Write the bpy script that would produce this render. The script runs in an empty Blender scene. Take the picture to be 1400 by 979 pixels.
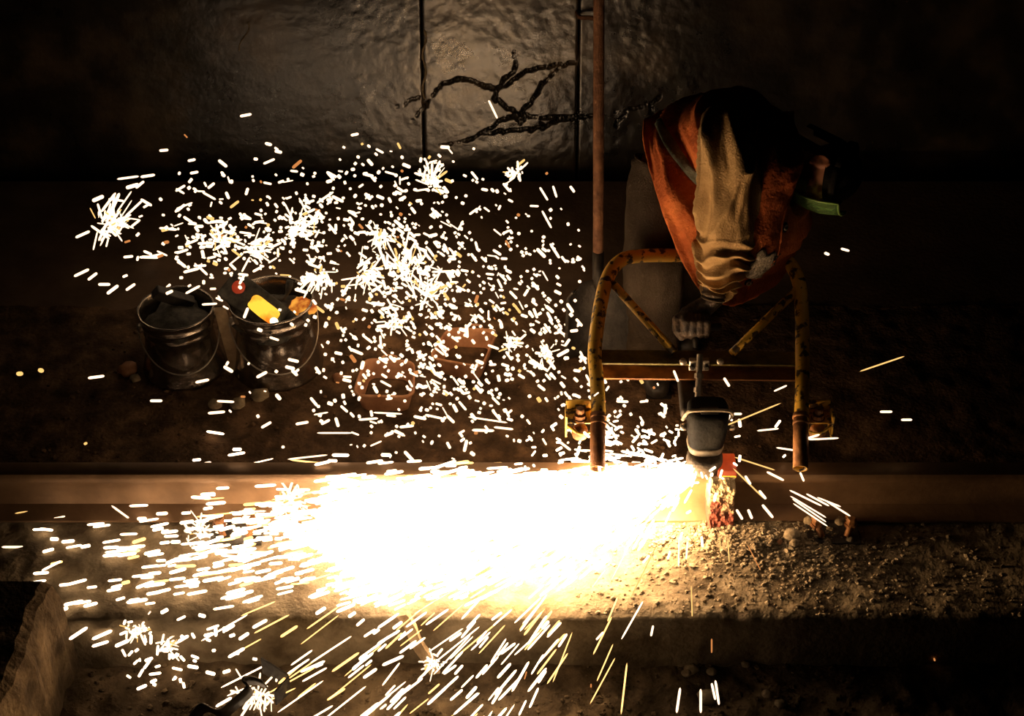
import bpy, bmesh, math, random
import numpy as np
from mathutils import Vector, Matrix, noise, Quaternion

random.seed(7); RNG = np.random.default_rng(7)
SC = bpy.context.scene
COL = SC.collection

# ------------------------------------------------------------------ camera
PITCH = math.radians(38.0); CAM = Vector((0.0, -4.18, 3.905)); FPX = 1400 * 60.0 / 36.0
cam = bpy.data.cameras.new('camera'); cam.lens = 60.0; cam.sensor_width = 36.0; cam.clip_end = 100
cam_o = bpy.data.objects.new('camera', cam); COL.objects.link(cam_o)
cam_o.location = CAM; cam_o.rotation_euler = (math.pi / 2 - PITCH, 0, 0)
SC.camera = cam_o

# ------------------------------------------------------------------ world: night
w = bpy.data.worlds.new('night'); SC.world = w; w.use_nodes = True
w.node_tree.nodes['Background'].inputs[0].default_value = (0.0003, 0.0002, 0.0001, 1)
w.node_tree.nodes['Background'].inputs[1].default_value = 1.0
SC.view_settings.view_transform = 'Standard'; SC.view_settings.look = 'None'
SC.view_settings.exposure = 0.0; SC.view_settings.gamma = 1.0
SC.view_settings.use_curve_mapping = False

# ------------------------------------------------------------------ light given off by the burning sparks
def glow(name, loc, watts, radius, col=(1.0, 0.60, 0.27)):
    l = bpy.data.lights.new(name, 'POINT'); l.energy = watts; l.color = col; l.shadow_soft_size = radius
    o = bpy.data.objects.new(name, l); COL.objects.link(o); o.location = loc
    return o
glow('spark_light', (0.50, -0.12, 0.105), 11.0, 0.03)
glow('spark_light', (0.26, -0.24, 0.10), 12, 0.04)
glow('spark_light', (0.03, -0.34, 0.10), 11, 0.04)
glow('spark_light', (-0.20, -0.27, 0.09), 2.8, 0.04)
glow('spark_light', (0.27, -0.02, 0.235), 6.0, 0.03)
glow('spark_light', (-0.28, 0.80, 0.46), 4.6, 0.08, (1.0, 0.55, 0.22))

# ------------------------------------------------------------------ pixel helpers: where a line of sight meets a plane of the place
SP, CP = math.sin(PITCH), math.cos(PITCH)
def ray(px, py):
    x = (px - 700.0) / FPX; y = (489.5 - py) / FPX
    return Vector((x, CP + y * SP, -SP + y * CP))
def at(px, py, Y):
    d = ray(px, py); return CAM + d * ((Y - CAM.y) / d.y)
def atz(px, py, Z):
    d = ray(px, py); return CAM + d * ((Z - CAM.z) / d.z)
def atplane(px, py, p, n):
    d = ray(px, py); return CAM + d * ((p - CAM).dot(n) / d.dot(n))

# ------------------------------------------------------------------ materials
def new_mat(name):
    m = bpy.data.materials.new(name); m.use_nodes = True
    nt = m.node_tree; b = nt.nodes['Principled BSDF']
    return m, nt, b
def rough_mat(name, c1, c2, scale=8.0, rough=0.8, bump=0.3, bscale=None, metal=0.0, detail=8.0, c3=None, rough2=None, spec=0.4, dist=0.01):
    m, nt, b = new_mat(name)
    tc = nt.nodes.new('ShaderNodeTexCoord')
    n = nt.nodes.new('ShaderNodeTexNoise'); n.inputs['Scale'].default_value = scale; n.inputs['Detail'].default_value = detail
    n.inputs['Roughness'].default_value = 0.62
    r = nt.nodes.new('ShaderNodeValToRGB')
    r.color_ramp.elements[0].position = 0.34; r.color_ramp.elements[0].color = (*c1, 1)
    r.color_ramp.elements[1].position = 0.66; r.color_ramp.elements[1].color = (*c2, 1)
    if c3:
        e = r.color_ramp.elements.new(0.5); e.color = (*c3, 1)
    nt.links.new(tc.outputs['Object'], n.inputs['Vector'])
    nt.links.new(n.outputs['Fac'], r.inputs['Fac']); nt.links.new(r.outputs['Color'], b.inputs['Base Color'])
    b.inputs['Roughness'].default_value = rough; b.inputs['Metallic'].default_value = metal
    b.inputs['Specular IOR Level'].default_value = spec
    if rough2 is not None:
        mr = nt.nodes.new('ShaderNodeMapRange'); mr.inputs['To Min'].default_value = rough; mr.inputs['To Max'].default_value = rough2
        nt.links.new(n.outputs['Fac'], mr.inputs['Value']); nt.links.new(mr.outputs['Result'], b.inputs['Roughness'])
    if bump:
        n2 = nt.nodes.new('ShaderNodeTexNoise'); n2.inputs['Scale'].default_value = bscale or scale * 6; n2.inputs['Detail'].default_value = 6
        nt.links.new(tc.outputs['Object'], n2.inputs['Vector'])
        bp = nt.nodes.new('ShaderNodeBump'); bp.inputs['Strength'].default_value = bump; bp.inputs['Distance'].default_value = dist
        nt.links.new(n2.outputs['Fac'], bp.inputs['Height']); nt.links.new(bp.outputs['Normal'], b.inputs['Normal'])
    return m
def emit_mat(name, col, strength, add_transparent=False):
    m = bpy.data.materials.new(name); m.use_nodes = True; nt = m.node_tree
    nt.nodes.remove(nt.nodes['Principled BSDF']); out = nt.nodes['Material Output']
    e = nt.nodes.new('ShaderNodeEmission'); e.inputs[0].default_value = (*col, 1); e.inputs[1].default_value = strength
    if add_transparent:
        t = nt.nodes.new('ShaderNodeBsdfTransparent'); a = nt.nodes.new('ShaderNodeAddShader')
        nt.links.new(e.outputs[0], a.inputs[0]); nt.links.new(t.outputs[0], a.inputs[1]); nt.links.new(a.outputs[0], out.inputs[0])
    else:
        nt.links.new(e.outputs[0], out.inputs[0])
    return m
def hot_mat(name, cold, c1, c2, s, scale, lo=0.40, hi=0.62):
    m, nt, b = new_mat(name)
    tc = nt.nodes.new('ShaderNodeTexCoord'); n = nt.nodes.new('ShaderNodeTexNoise'); n.inputs['Scale'].default_value = scale; n.inputs['Detail'].default_value = 5
    r = nt.nodes.new('ShaderNodeValToRGB'); r.color_ramp.elements[0].position = lo; r.color_ramp.elements[0].color = (*c1, 1)
    r.color_ramp.elements[1].position = hi; r.color_ramp.elements[1].color = (*c2, 1)
    nt.links.new(tc.outputs['Object'], n.inputs['Vector']); nt.links.new(n.outputs['Fac'], r.inputs['Fac'])
    b.inputs['Base Color'].default_value = (*cold, 1); b.inputs['Roughness'].default_value = 0.8
    nt.links.new(r.outputs['Color'], b.inputs['Emission Color']); b.inputs['Emission Strength'].default_value = s
    return m

M = {}
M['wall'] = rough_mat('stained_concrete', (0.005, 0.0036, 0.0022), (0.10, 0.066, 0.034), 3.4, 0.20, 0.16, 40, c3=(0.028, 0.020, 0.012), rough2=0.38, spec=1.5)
M['apron'] = rough_mat('brown_concrete', (0.07, 0.042, 0.023), (0.14, 0.087, 0.05), 5, 0.7, 0.25, 50)  # brown concrete, tone mottled at random
M['dirt'] = rough_mat('packed_dirt', (0.03, 0.018, 0.009), (0.17, 0.10, 0.052), 9, 0.92, 0.8, 70, c3=(0.08, 0.047, 0.025), spec=0.15)
M['slab'] = rough_mat('sandy_concrete', (0.09, 0.063, 0.034), (0.27, 0.21, 0.13), 7, 0.9, 0.6, 60, spec=0.2)
M['ground'] = rough_mat('loose_soil', (0.045, 0.031, 0.017), (0.19, 0.135, 0.075), 8, 0.95, 0.8, 60, c3=(0.10, 0.07, 0.04), spec=0.1)
M['stone'] = rough_mat('pale_stone', (0.13, 0.095, 0.055), (0.38, 0.30, 0.19), 20, 0.9, 0.4, 80, spec=0.2)
M['rail'] = rough_mat('rail_steel', (0.16, 0.095, 0.05), (0.28, 0.17, 0.09), 5, 0.5, 0.12, 50, metal=0.45)
M['rust'] = rough_mat('rusty_steel', (0.10, 0.035, 0.012), (0.36, 0.16, 0.05), 14, 0.6, 0.3, 60, metal=0.3)
M['dark_steel'] = rough_mat('dark_steel', (0.02, 0.017, 0.014), (0.06, 0.05, 0.04), 12, 0.5, 0.25, 60, metal=0.5)
M['pole'] = rough_mat('rusty_pole', (0.09, 0.035, 0.015), (0.26, 0.12, 0.055), 22, 0.7, 0.4, 70)
M['steel'] = rough_mat('bare_steel', (0.30, 0.25, 0.20), (0.55, 0.48, 0.38), 25, 0.35, 0.15, 70, metal=0.8)
M['bucket'] = rough_mat('bucket_steel', (0.12, 0.10, 0.085), (0.48, 0.41, 0.33), 7, 0.22, 0.25, 18, metal=0.95, dist=0.02)
M['tray'] = rough_mat('slag_tray', (0.26, 0.11, 0.05), (0.52, 0.27, 0.14), 12, 0.6, 0.3, 50, metal=0.25)
M['motor'] = rough_mat('motor_casing', (0.005, 0.005, 0.004), (0.014, 0.013, 0.011), 16, 0.7, 0.25, 60, spec=0.12)
M['pale_band'] = rough_mat('pale_dusty_metal', (0.22, 0.17, 0.11), (0.5, 0.42, 0.3), 30, 0.6, 0.2, 60)
M['wheel'] = rough_mat('grinding_stone', (0.05, 0.04, 0.03), (0.14, 0.11, 0.08), 60, 0.9, 0.3, 120)
def yellow_paint():
    m, nt, b = new_mat('chipped_yellow_paint')
    tc = nt.nodes.new('ShaderNodeTexCoord'); n = nt.nodes.new('ShaderNodeTexNoise'); n.inputs['Scale'].default_value = 38; n.inputs['Detail'].default_value = 7
    r = nt.nodes.new('ShaderNodeValToRGB'); r.color_ramp.elements[0].position = 0.40; r.color_ramp.elements[0].color = (0.05, 0.028, 0.012, 1)
    r.color_ramp.elements[1].position = 0.47; r.color_ramp.elements[1].color = (0.80, 0.47, 0.055, 1)
    nt.links.new(tc.outputs['Object'], n.inputs['Vector']); nt.links.new(n.outputs['Fac'], r.inputs['Fac']); nt.links.new(r.outputs['Color'], b.inputs['Base Color'])
    bp = nt.nodes.new('ShaderNodeBump'); bp.inputs['Strength'].default_value = 0.4; bp.inputs['Distance'].default_value = 0.003
    nt.links.new(n.outputs['Fac'], bp.inputs['Height']); nt.links.new(bp.outputs['Normal'], b.inputs['Normal'])
    b.inputs['Roughness'].default_value = 0.45
    return m
M['yellow'] = yellow_paint()
M['olive'] = rough_mat('olive_paint', (0.07, 0.055, 0.012), (0.22, 0.17, 0.03), 20, 0.6, 0.3, 60)
M['suede'] = rough_mat('rust_red_suede', (0.32, 0.075, 0.021), (0.60, 0.165, 0.046), 10, 0.92, 0.5, 90, spec=0.1, c3=(0.46, 0.112, 0.031))
M['canvas'] = rough_mat('olive_brown_canvas', (0.30, 0.18, 0.07), (0.52, 0.33, 0.14), 9, 0.8, 0.35, 160, spec=0.2)
M['grey_canvas'] = rough_mat('grey_canvas', (0.10, 0.10, 0.07), (0.22, 0.22, 0.155), 20, 0.9, 0.4, 160)
M['trousers'] = rough_mat('dark_trousers', (0.03, 0.021, 0.013), (0.06, 0.043, 0.028), 8, 0.92, 0.4, 160, spec=0.1)
M['knit'] = rough_mat('dark_knit', (0.06, 0.04, 0.025), (0.13, 0.09, 0.055), 40, 0.95, 0.5, 220)
M['glove'] = rough_mat('worn_dark_glove', (0.02, 0.014, 0.010), (0.13, 0.085, 0.055), 26, 0.7, 0.4, 90)
M['cap'] = rough_mat('black_cloth', (0.006, 0.005, 0.004), (0.014, 0.011, 0.009), 15, 0.95, 0.3, 120, spec=0.1)
M['skin'] = rough_mat('skin', (0.50, 0.20, 0.12), (0.62, 0.28, 0.17), 12, 0.5, 0.15, 120)
M['boot'] = rough_mat('black_leather', (0.01, 0.008, 0.006), (0.03, 0.024, 0.018), 15, 0.5, 0.2, 60)
M['wood'] = rough_mat('weathered_wood', (0.22, 0.145, 0.075), (0.46, 0.33, 0.19), 16, 0.85, 0.5, 60)
M['patch'] = rough_mat('worn_grey_patch', (0.12, 0.09, 0.065), (0.38, 0.32, 0.24), 45, 0.9, 0.6, 130)
M['coal'] = rough_mat('slag_crust', (0.015, 0.013, 0.010), (0.09, 0.08, 0.06), 25, 0.8, 0.6, 60)
def crust_mat():
    m, nt, b = new_mat('burnt_moulding_sand')
    tc = nt.nodes.new('ShaderNodeTexCoord'); sx = nt.nodes.new('ShaderNodeSeparateXYZ')
    n = nt.nodes.new('ShaderNodeTexNoise'); n.inputs['Scale'].default_value = 22; n.inputs['Detail'].default_value = 6
    ma = nt.nodes.new('ShaderNodeMath'); ma.operation = 'MULTIPLY_ADD'; ma.inputs[1].default_value = 5.0
    mb_ = nt.nodes.new('ShaderNodeMath'); mb_.operation = 'MULTIPLY_ADD'; mb_.inputs[1].default_value = 1.2; mb_.inputs[2].default_value = -0.62
    nt.links.new(tc.outputs['Object'], sx.inputs[0]); nt.links.new(tc.outputs['Object'], n.inputs['Vector'])
    nt.links.new(n.outputs['Fac'], mb_.inputs[0]); nt.links.new(sx.outputs['Z'], ma.inputs[0]); nt.links.new(mb_.outputs[0], ma.inputs[2])
    r = nt.nodes.new('ShaderNodeValToRGB'); r.color_ramp.elements[0].position = 0.28; r.color_ramp.elements[0].color = (0.20, 0.045, 0.025, 1)
    r.color_ramp.elements[1].position = 0.55; r.color_ramp.elements[1].color = (0.50, 0.38, 0.22, 1)
    nt.links.new(ma.outputs[0], r.inputs['Fac']); nt.links.new(r.outputs['Color'], b.inputs['Base Color'])
    b.inputs['Roughness'].default_value = 0.8
    n2 = nt.nodes.new('ShaderNodeTexNoise'); n2.inputs['Scale'].default_value = 110
    nt.links.new(tc.outputs['Object'], n2.inputs['Vector'])
    bp = nt.nodes.new('ShaderNodeBump'); bp.inputs['Strength'].default_value = 0.7; bp.inputs['Distance'].default_value = 0.01
    nt.links.new(n2.outputs['Fac'], bp.inputs['Height']); nt.links.new(bp.outputs['Normal'], b.inputs['Normal'])
    return m
M['crust'] = crust_mat()
M['hot_red'] = hot_mat('red_hot_steel', (0.2, 0.05, 0.03), (0.55, 0.035, 0.008), (0.95, 0.10, 0.015), 0.42, 18)
M['hot_yellow'] = hot_mat('yellow_hot_slag', (0.3, 0.1, 0.03), (1.0, 0.20, 0.01), (1.0, 0.62, 0.05), 1.25, 12, 0.36, 0.56)
M['hot_orange'] = hot_mat('orange_hot_slag', (0.2, 0.06, 0.02), (0.30, 0.03, 0.002), (1.0, 0.42, 0.05), 1.0, 30, 0.38, 0.62)
M['hot_white'] = emit_mat('white_hot_drop', (1.0, 0.85, 0.5), 3.0)
def glass_mat():
    m, nt, b = new_mat('green_visor'); b.inputs['Base Color'].default_value = (0.35, 0.6, 0.22, 1); b.inputs['Roughness'].default_value = 0.08
    b.inputs['Transmission Weight'].default_value = 0.75; b.inputs['IOR'].default_value = 1.2
    return m
M['visor'] = glass_mat()
M['green'] = rough_mat('green_plastic', (0.10, 0.22, 0.03), (0.25, 0.36, 0.10), 20, 0.3, 0.0)
def spark_set(tr): return [emit_mat('white_hot_spark', (1.0, 0.70, 0.44), 2.35, tr), emit_mat('yellow_spark', (1.0, 0.56, 0.17), 1.3, tr), emit_mat('orange_spark', (1.0, 0.36, 0.10), 0.7, tr)]
SPARK = spark_set(False); SPRAY = spark_set(True)   # the dense spray is glowing gas and dust as much as grains: light passes through it

# ------------------------------------------------------------------ mesh helpers (world coordinates; stored relative to the origin)
def tag(o, label=None, cat=None, group=None, kind=None):
    if label: o['label'] = label
    if cat: o['category'] = cat
    if group: o['group'] = group
    if kind: o['kind'] = kind
    return o
def empty(name, loc, label=None, cat=None, group=None):
    o = bpy.data.objects.new(name, None); COL.objects.link(o); o.location = loc; o.empty_display_size = 0.05
    return tag(o, label, cat, group)
def wloc(o):
    v = Vector(o.location)
    while o.parent: o = o.parent; v += o.location
    return v
def mesh(name, V, F, mat, parent=None, origin=None, smooth=True, bevel=0, subsurf=0, solidify=0, midx=None):
    if origin is None:
        origin = wloc(parent) if parent else Vector((0, 0, 0))
    origin = Vector(origin)
    me = bpy.data.meshes.new(name)
    V = np.asarray([tuple(v) for v in V] if not isinstance(V, np.ndarray) else V, dtype=np.float64) - np.array(origin)
    me.from_pydata(V.tolist(), [], [list(map(int, f)) for f in F])
    mats = mat if isinstance(mat, (list, tuple)) else [mat]
    for m_ in mats: me.materials.append(m_)
    if midx is not None: me.polygons.foreach_set('material_index', np.asarray(midx, dtype=np.int32))
    if smooth: me.polygons.foreach_set('use_smooth', np.ones(len(me.polygons), dtype=bool))
    me.update()
    o = bpy.data.objects.new(name, me); COL.objects.link(o)
    if parent: o.parent = parent; o.location = origin - wloc(parent)
    else: o.location = origin
    if solidify:
        md = o.modifiers.new('solidify', 'SOLIDIFY'); md.thickness = solidify; md.offset = 0
    if bevel:
        md = o.modifiers.new('bevel', 'BEVEL'); md.width = bevel; md.segments = 2; md.limit_method = 'ANGLE'
    if subsurf:
        md = o.modifiers.new('subsurf', 'SUBSURF'); md.levels = subsurf; md.render_levels = subsurf
    return o
class MB:
    def __init__(s): s.V = []; s.F = []
    def add(s, V, F):
        k = len(s.V); s.V += [Vector(v) for v in V]; s.F += [[i + k for i in f] for f in F]; return s
    def box(s, c, size, R=None):
        c = Vector(c); hx, hy, hz = [d / 2 for d in size]; R = R or Matrix.Identity(3)
        V = [c + R @ Vector((x * hx, y * hy, z * hz)) for x in (-1, 1) for y in (-1, 1) for z in (-1, 1)]
        return s.add(V, [(0, 1, 3, 2), (4, 6, 7, 5), (0, 4, 5, 1), (2, 3, 7, 6), (0, 2, 6, 4), (1, 5, 7, 3)])
    def loft(s, rings, closed=True, cap0=False, cap1=False):
        n = len(rings[0]); V = [v for r in rings for v in r]; F = []
        for i in range(len(rings) - 1):
            for j in range(n if closed else n - 1):
                F.append((i * n + j, i * n + (j + 1) % n, (i + 1) * n + (j + 1) % n, (i + 1) * n + j))
        if cap0: F.append(tuple(range(n - 1, -1, -1)))
        if cap1: F.append(tuple((len(rings) - 1) * n + j for j in range(n)))
        return s.add(V, F)
    def tube(s, pts, rad, n=16, caps=True):
        pts = [Vector(p) for p in pts]; k = len(pts)
        rad = [rad] * k if isinstance(rad, (int, float)) else rad
        t0 = (pts[1] - pts[0]).normalized()
        u = t0.orthogonal().normalized(); rings = []
        for i, p in enumerate(pts):
            t = (pts[min(i + 1, k - 1)] - pts[max(i - 1, 0)]).normalized()
            u = (u - t * u.dot(t)).normalized(); v = t.cross(u)
            rings.append([p + (u * math.cos(2 * math.pi * j / n) + v * math.sin(2 * math.pi * j / n)) * rad[i] for j in range(n)])
        return s.loft(rings, True, caps, caps)
    def lathe(s, c, prof, n=40, axis=None):
        c = Vector(c); Q = Vector((0, 0, 1)).rotation_difference(Vector(axis).normalized()) if axis else Quaternion()
        rings = [[c + Q @ Vector((r * math.cos(2 * math.pi * j / n), r * math.sin(2 * math.pi * j / n), z)) for j in range(n)] for r, z in prof]
        return s.loft(rings, True, False, False)
    def ball(s, c, r, n=12, R=None):
        c = Vector(c); r = Vector((r, r, r)) if isinstance(r, (int, float)) else Vector(r); R = R or Matrix.Identity(3)
        rings = []
        for i in range(n + 1):
            a = math.pi * i / n; z = math.cos(a); q = max(math.sin(a), 1e-4)
            rings.append([c + R @ Vector((r.x * q * math.cos(2 * math.pi * j / (2 * n)), r.y * q * math.sin(2 * math.pi * j / (2 * n)), r.z * z)) for j in range(2 * n)])
        return s.loft(rings[::-1], True, True, True)
    def capsule(s, a, b, ra, rb, n=12):
        a = Vector(a); b = Vector(b); s.ball(a, ra, 8); s.ball(b, rb, 8)
        return s.tube([a, b], [ra, rb], n)
    def build(s, name, mat, parent=None, **k): return mesh(name, s.V, s.F, mat, parent, **k)
def smooth_path(pts, n=8):
    pts = [Vector(p) for p in pts]; P = [pts[0]] + pts + [pts[-1]]; out = []
    for i in range(1, len(P) - 2):
        a, b, c, d = P[i - 1], P[i], P[i + 1], P[i + 2]
        for k in range(n):
            t = k / n
            out.append(0.5 * ((2 * b) + (c - a) * t + (2 * a - 5 * b + 4 * c - d) * t * t + (3 * b - a - 3 * c + d) * t ** 3))
    return out + [pts[-1]]
def interp(xs, ys, x):
    for i in range(len(xs) - 1):
        if x <= xs[i + 1]:
            t = (x - xs[i]) / (xs[i + 1] - xs[i]); t = max(0, min(1, t)); t = t * t * (3 - 2 * t)
            return ys[i] * (1 - t) + ys[i + 1] * t
    return ys[-1]
def fbm(x, y, z=0.0, H=0.9, oct_=5): return noise.fractal(Vector((x, y, z)), H, 2.1, oct_)

# ================================================================== THE SETTING
def terrain(name, x0, x1, y0, y1, cell, zf, mat, label, cat, skirt=None, kind='structure'):
    nx = int((x1 - x0) / cell) + 1; ny = int((y1 - y0) / cell) + 1
    V = []; F = []
    for j in range(ny):
        for i in range(nx):
            x = x0 + (x1 - x0) * i / (nx - 1); y = y0 + (y1 - y0) * j / (ny - 1)
            V.append((x, y, zf(x, y)))
    for j in range(ny - 1):
        for i in range(nx - 1):
            a = j * nx + i; F.append((a, a + 1, a + nx + 1, a + nx))
    if skirt is not None:            # real front face and sides, down to the ground below
        k = len(V); b = []
        for i in range(nx):
            x = V[i][0]
            b.append(i); V.append((x, y0 + 0.006 * fbm(x * 9, 3.3), skirt * 0.5)); V.append((x, y0 + 0.01 * fbm(x * 6, 8.1), skirt))
        for i in range(nx - 1):
            p = k + 2 * i
            F.append((i, p, p + 2, i + 1)); F.append((p, p + 1, p + 3, p + 2))
    o = mesh(name, V, F, mat, origin=(0, 0, 0))
    return tag(o, label, cat, None, kind)

def slab_z(x, y):
    edge = max(0.0, 1 - (y + 0.495) / 0.05)
    z = 0.006 * fbm(x * 5, y * 5) + 0.004 * fbm(x * 22, y * 22, 4)
    g = math.exp(-((x - 0.80) / 0.28) ** 2 - ((y + 0.18) / 0.13) ** 2)
    z += 0.022 * g + 0.02 * g * abs(fbm(x * 16, y * 16, 9))
    return z - 0.016 * edge * edge * (0.6 + 0.6 * abs(fbm(x * 8, 1.7)))
terrain('track_slab', -2.7, 2.7, -0.495, 0.09, 0.012, slab_z, M['slab'], 'sandy concrete track slab carrying the rail under the sparks', 'slab', skirt=-0.24)
def dirt_z(x, y): return -0.012 + 0.012 * fbm(x * 3, y * 3, 2) + 0.006 * fbm(x * 18, y * 18, 5)
terrain('floor', -2.7, 2.7, 0.085, 1.16, 0.014, dirt_z, M['dirt'], 'dark packed dirt strip behind the rail', 'floor')
terrain('lower_ground', -2.7, 2.7, -1.6, -0.47, 0.014, lambda x, y: -0.215 + 0.03 * fbm(x * 3, y * 3, 7) + 0.014 * fbm(x * 14, y * 14, 3) + 0.03 * math.exp(-((x + 0.2) / 0.3) ** 2 - ((y + 0.68) / 0.08) ** 2),
        M['ground'], 'rough brown soil below the front edge of the slab', 'ground')
ap = MB().box((0, 1.61, -0.165), (5.4, 0.94, 0.30)).build('concrete_apron', M['apron'], origin=(0, 1.61, 0), smooth=False, bevel=0.01)
tag(ap, 'smooth brown concrete strip between the dirt and the wall', 'pavement', None, 'structure')
tr = MB().box((0, 2.3, -0.36), (5.4, 0.5, 0.06)).build('trench_floor', M['dirt'], origin=(0, 2.3, -0.36), smooth=False)
tag(tr, 'dark trench bottom along the foot of the wall', 'trench', None, 'structure')

# back wall: battered concrete panels, cracks cut into the surface
WLEAN = math.tan(math.radians(16.0)); WY0 = 2.40
def wall_pt(px, py):
    n = Vector((0, -1, WLEAN)).normalized()
    return atplane(px, py, Vector((0, WY0, 0)), n)
cracks_px = [
    [(560, 172, 1), (600, 120, 3), (628, 106, 4), (645, 110, 5), (664, 118, 5), (680, 122, 6), (676, 135, 5), (692, 146, 4), (706, 155, 4), (716, 158, 4), (740, 162, 3), (770, 160, 5), (792, 156, 3)],
    [(680, 122, 4), (690, 108, 3), (704, 98, 2), (703, 70, 1)], [(680, 122, 4), (702, 110, 3), (720, 96, 3), (752, 90, 2), (790, 86, 2)],
    [(712, 155, 4), (724, 142, 3), (742, 114, 3), (765, 92, 2)], [(596, 200, 1), (640, 192, 2), (668, 176, 3), (690, 162, 3), (712, 156, 4)],
    [(664, 182, 3), (704, 178, 4), (744, 174, 4), (760, 164, 5), (790, 160, 3), (812, 160, 2)], [(704, 156, 3), (712, 172, 3)], [(716, 156, 3), (712, 172, 2)],
    [(738, 162, 3), (744, 174, 3)], [(842, 172, 2), (860, 150, 2), (880, 146, 2), (905, 132, 2)], [(842, 146, 2), (843, 174, 4)], [(890, 140, 3), (892, 170, 3)], [(540, 150, 1), (575, 132, 2)],
]
segs = []
for line in cracks_px:
    pts = [(wall_pt(a, b), c) for a, b, c in line]
    for (p, r1), (q, r2) in zip(pts[:-1], pts[1:]):
        segs.append((p.x, p.z, q.x, q.z, r1 * 0.0011, r2 * 0.0011))
segs = np.array(segs)
wall_root = empty('wall_back', (0, WY0, -0.4)); tag(wall_root, 'cracked stained concrete retaining wall behind the worker', 'wall', None, 'structure')
def wall_panel(xa, xb, k):
    cell = 0.0065; z0, z1 = -0.4, 2.2
    a_, b_ = max(xa, -0.7), min(xb, 0.85)       # fine cells where the cracks are
    xs = np.concatenate([np.linspace(xa, a_, 60)[:-1] if a_ > xa else np.zeros(0), np.linspace(a_, b_, int((b_ - a_) / cell)), np.linspace(b_, xb, 60)[1:] if xb > b_ else np.zeros(0)]); nx = len(xs)
    zs = np.concatenate([np.linspace(z0, -0.12, 8), np.linspace(-0.1, 0.62, int(0.72 / cell)), np.linspace(0.66, z1, 24)])
    X, Z = np.meshgrid(xs, zs)
    D = np.zeros_like(X)
    wob = np.array([[0.010 * fbm(x * 28, z * 28, 1) for x in xs] for z in zs]); wob2 = np.array([[0.010 * fbm(x * 28, z * 28, 6) for x in xs] for z in zs])
    if cell < 0.01:
        for s in segs:
            dx, dz = s[2] - s[0], s[3] - s[1]; L2 = dx * dx + dz * dz
            t = np.clip(((X + wob - s[0]) * dx + (Z + wob2 - s[1]) * dz) / L2, 0, 1)
            d = np.hypot(X + wob - s[0] - t * dx, Z + wob2 - s[1] - t * dz); rr = s[4] + (s[5] - s[4]) * t
            D = np.maximum(D, 0.045 * np.clip(1 - d / (rr * 1.05), 0, 1) ** 0.7)
    relief = np.array([[0.004 * fbm(x * 2.2, z * 2.2, 3 + k) + 0.0018 * fbm(x * 16, z * 16, 11) for x in xs] for z in zs])
    # rounded panel edges
    e = np.minimum(X - xa, xb - X); D += 0.004 * np.clip(1 - e / 0.006, 0, 1)
    Y = WY0 + Z * WLEAN + D + relief + [0.004, -0.003, 0.002, 0.0, 0.003][k % 5]
    V = np.stack([X.ravel(), Y.ravel(), Z.ravel()], 1); n = nx; F = []
    for j in range(len(zs) - 1):
        a = j * n + np.arange(n - 1)
        F += np.stack([a, a + 1, a + n + 1, a + n], 1).tolist()
    dd = D.ravel(); mi = [1 if dd[f[0]] > 0.012 and dd[f[2]] > 0.012 else 0 for f in F]
    o = mesh('panel', V, F, [M['wall'], M['cap']], wall_root, midx=mi)
    md = o.modifiers.new('depth', 'SOLIDIFY'); md.thickness = 0.12; md.offset = -1
joint = [-2.75, wall_pt(578, 100).x, wall_pt(790.5, 100).x, 2.75]
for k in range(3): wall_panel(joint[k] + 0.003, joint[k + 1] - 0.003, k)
bk = MB().box((0, WY0 + 0.17 + 0.9 * WLEAN, 0.9), (5.6, 0.06, 2.8), Matrix.Rotation(-math.radians(16), 3, 'X')).build('backing', M['cap'], wall_root, smooth=False)
# pale drip of mortar running down the joint
dp = [wall_pt(580 + 2.5 * math.sin(i * 1.3), 40 + i * 9.5) + Vector((0, -0.004, 0)) for i in range(11)]
MB().tube(smooth_path(dp, 4), [0.003 + 0.0035 * abs(math.sin(i * 0.7)) for i in range(41)], 8).build('mortar_drip', M['stone'], wall_root)
dp = [wall_pt(340 - 12 * (i / 6) + 3 * math.sin(i), 30 + i * 6.5) + Vector((0, -0.004, 0)) for i in range(7)]
MB().tube(smooth_path(dp, 4), 0.003, 8).build('mortar_drip', M['stone'], wall_root)

# concrete kerb block at lower left
def left_block():
    V = []; F = []
    ys = np.linspace(-1.6, -0.50, 60); prof = []
    for y in ys:
        xr = -1.375 + 0.10 * (y + 0.5) + 0.02 * fbm(y * 7, 0.3)
        prof.append([(-2.6, y, -0.3), (-2.6, y, 0.17), (xr - 0.06, y, 0.165 + 0.006 * fbm(y * 9, 4)), (xr - 0.03, y, 0.15 + 0.012 * fbm(y * 13, 2)), (xr - 0.012, y, 0.09 + 0.01 * fbm(y * 11, 8)), (xr, y, -0.3)])
    mb = MB(); mb.loft([[Vector(p) for p in r] for r in prof], False, False, False)
    mb.add([Vector(p) for p in prof[-1]], [(0, 1, 2, 3, 4, 5)])
    o = mb.build('kerb_block', M['ground'], origin=(-2.0, -1.0, -0.25), smooth=False)
    tag(o, 'broken concrete kerb block at the lower left corner', 'kerb', None, 'structure')
left_block()

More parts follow.
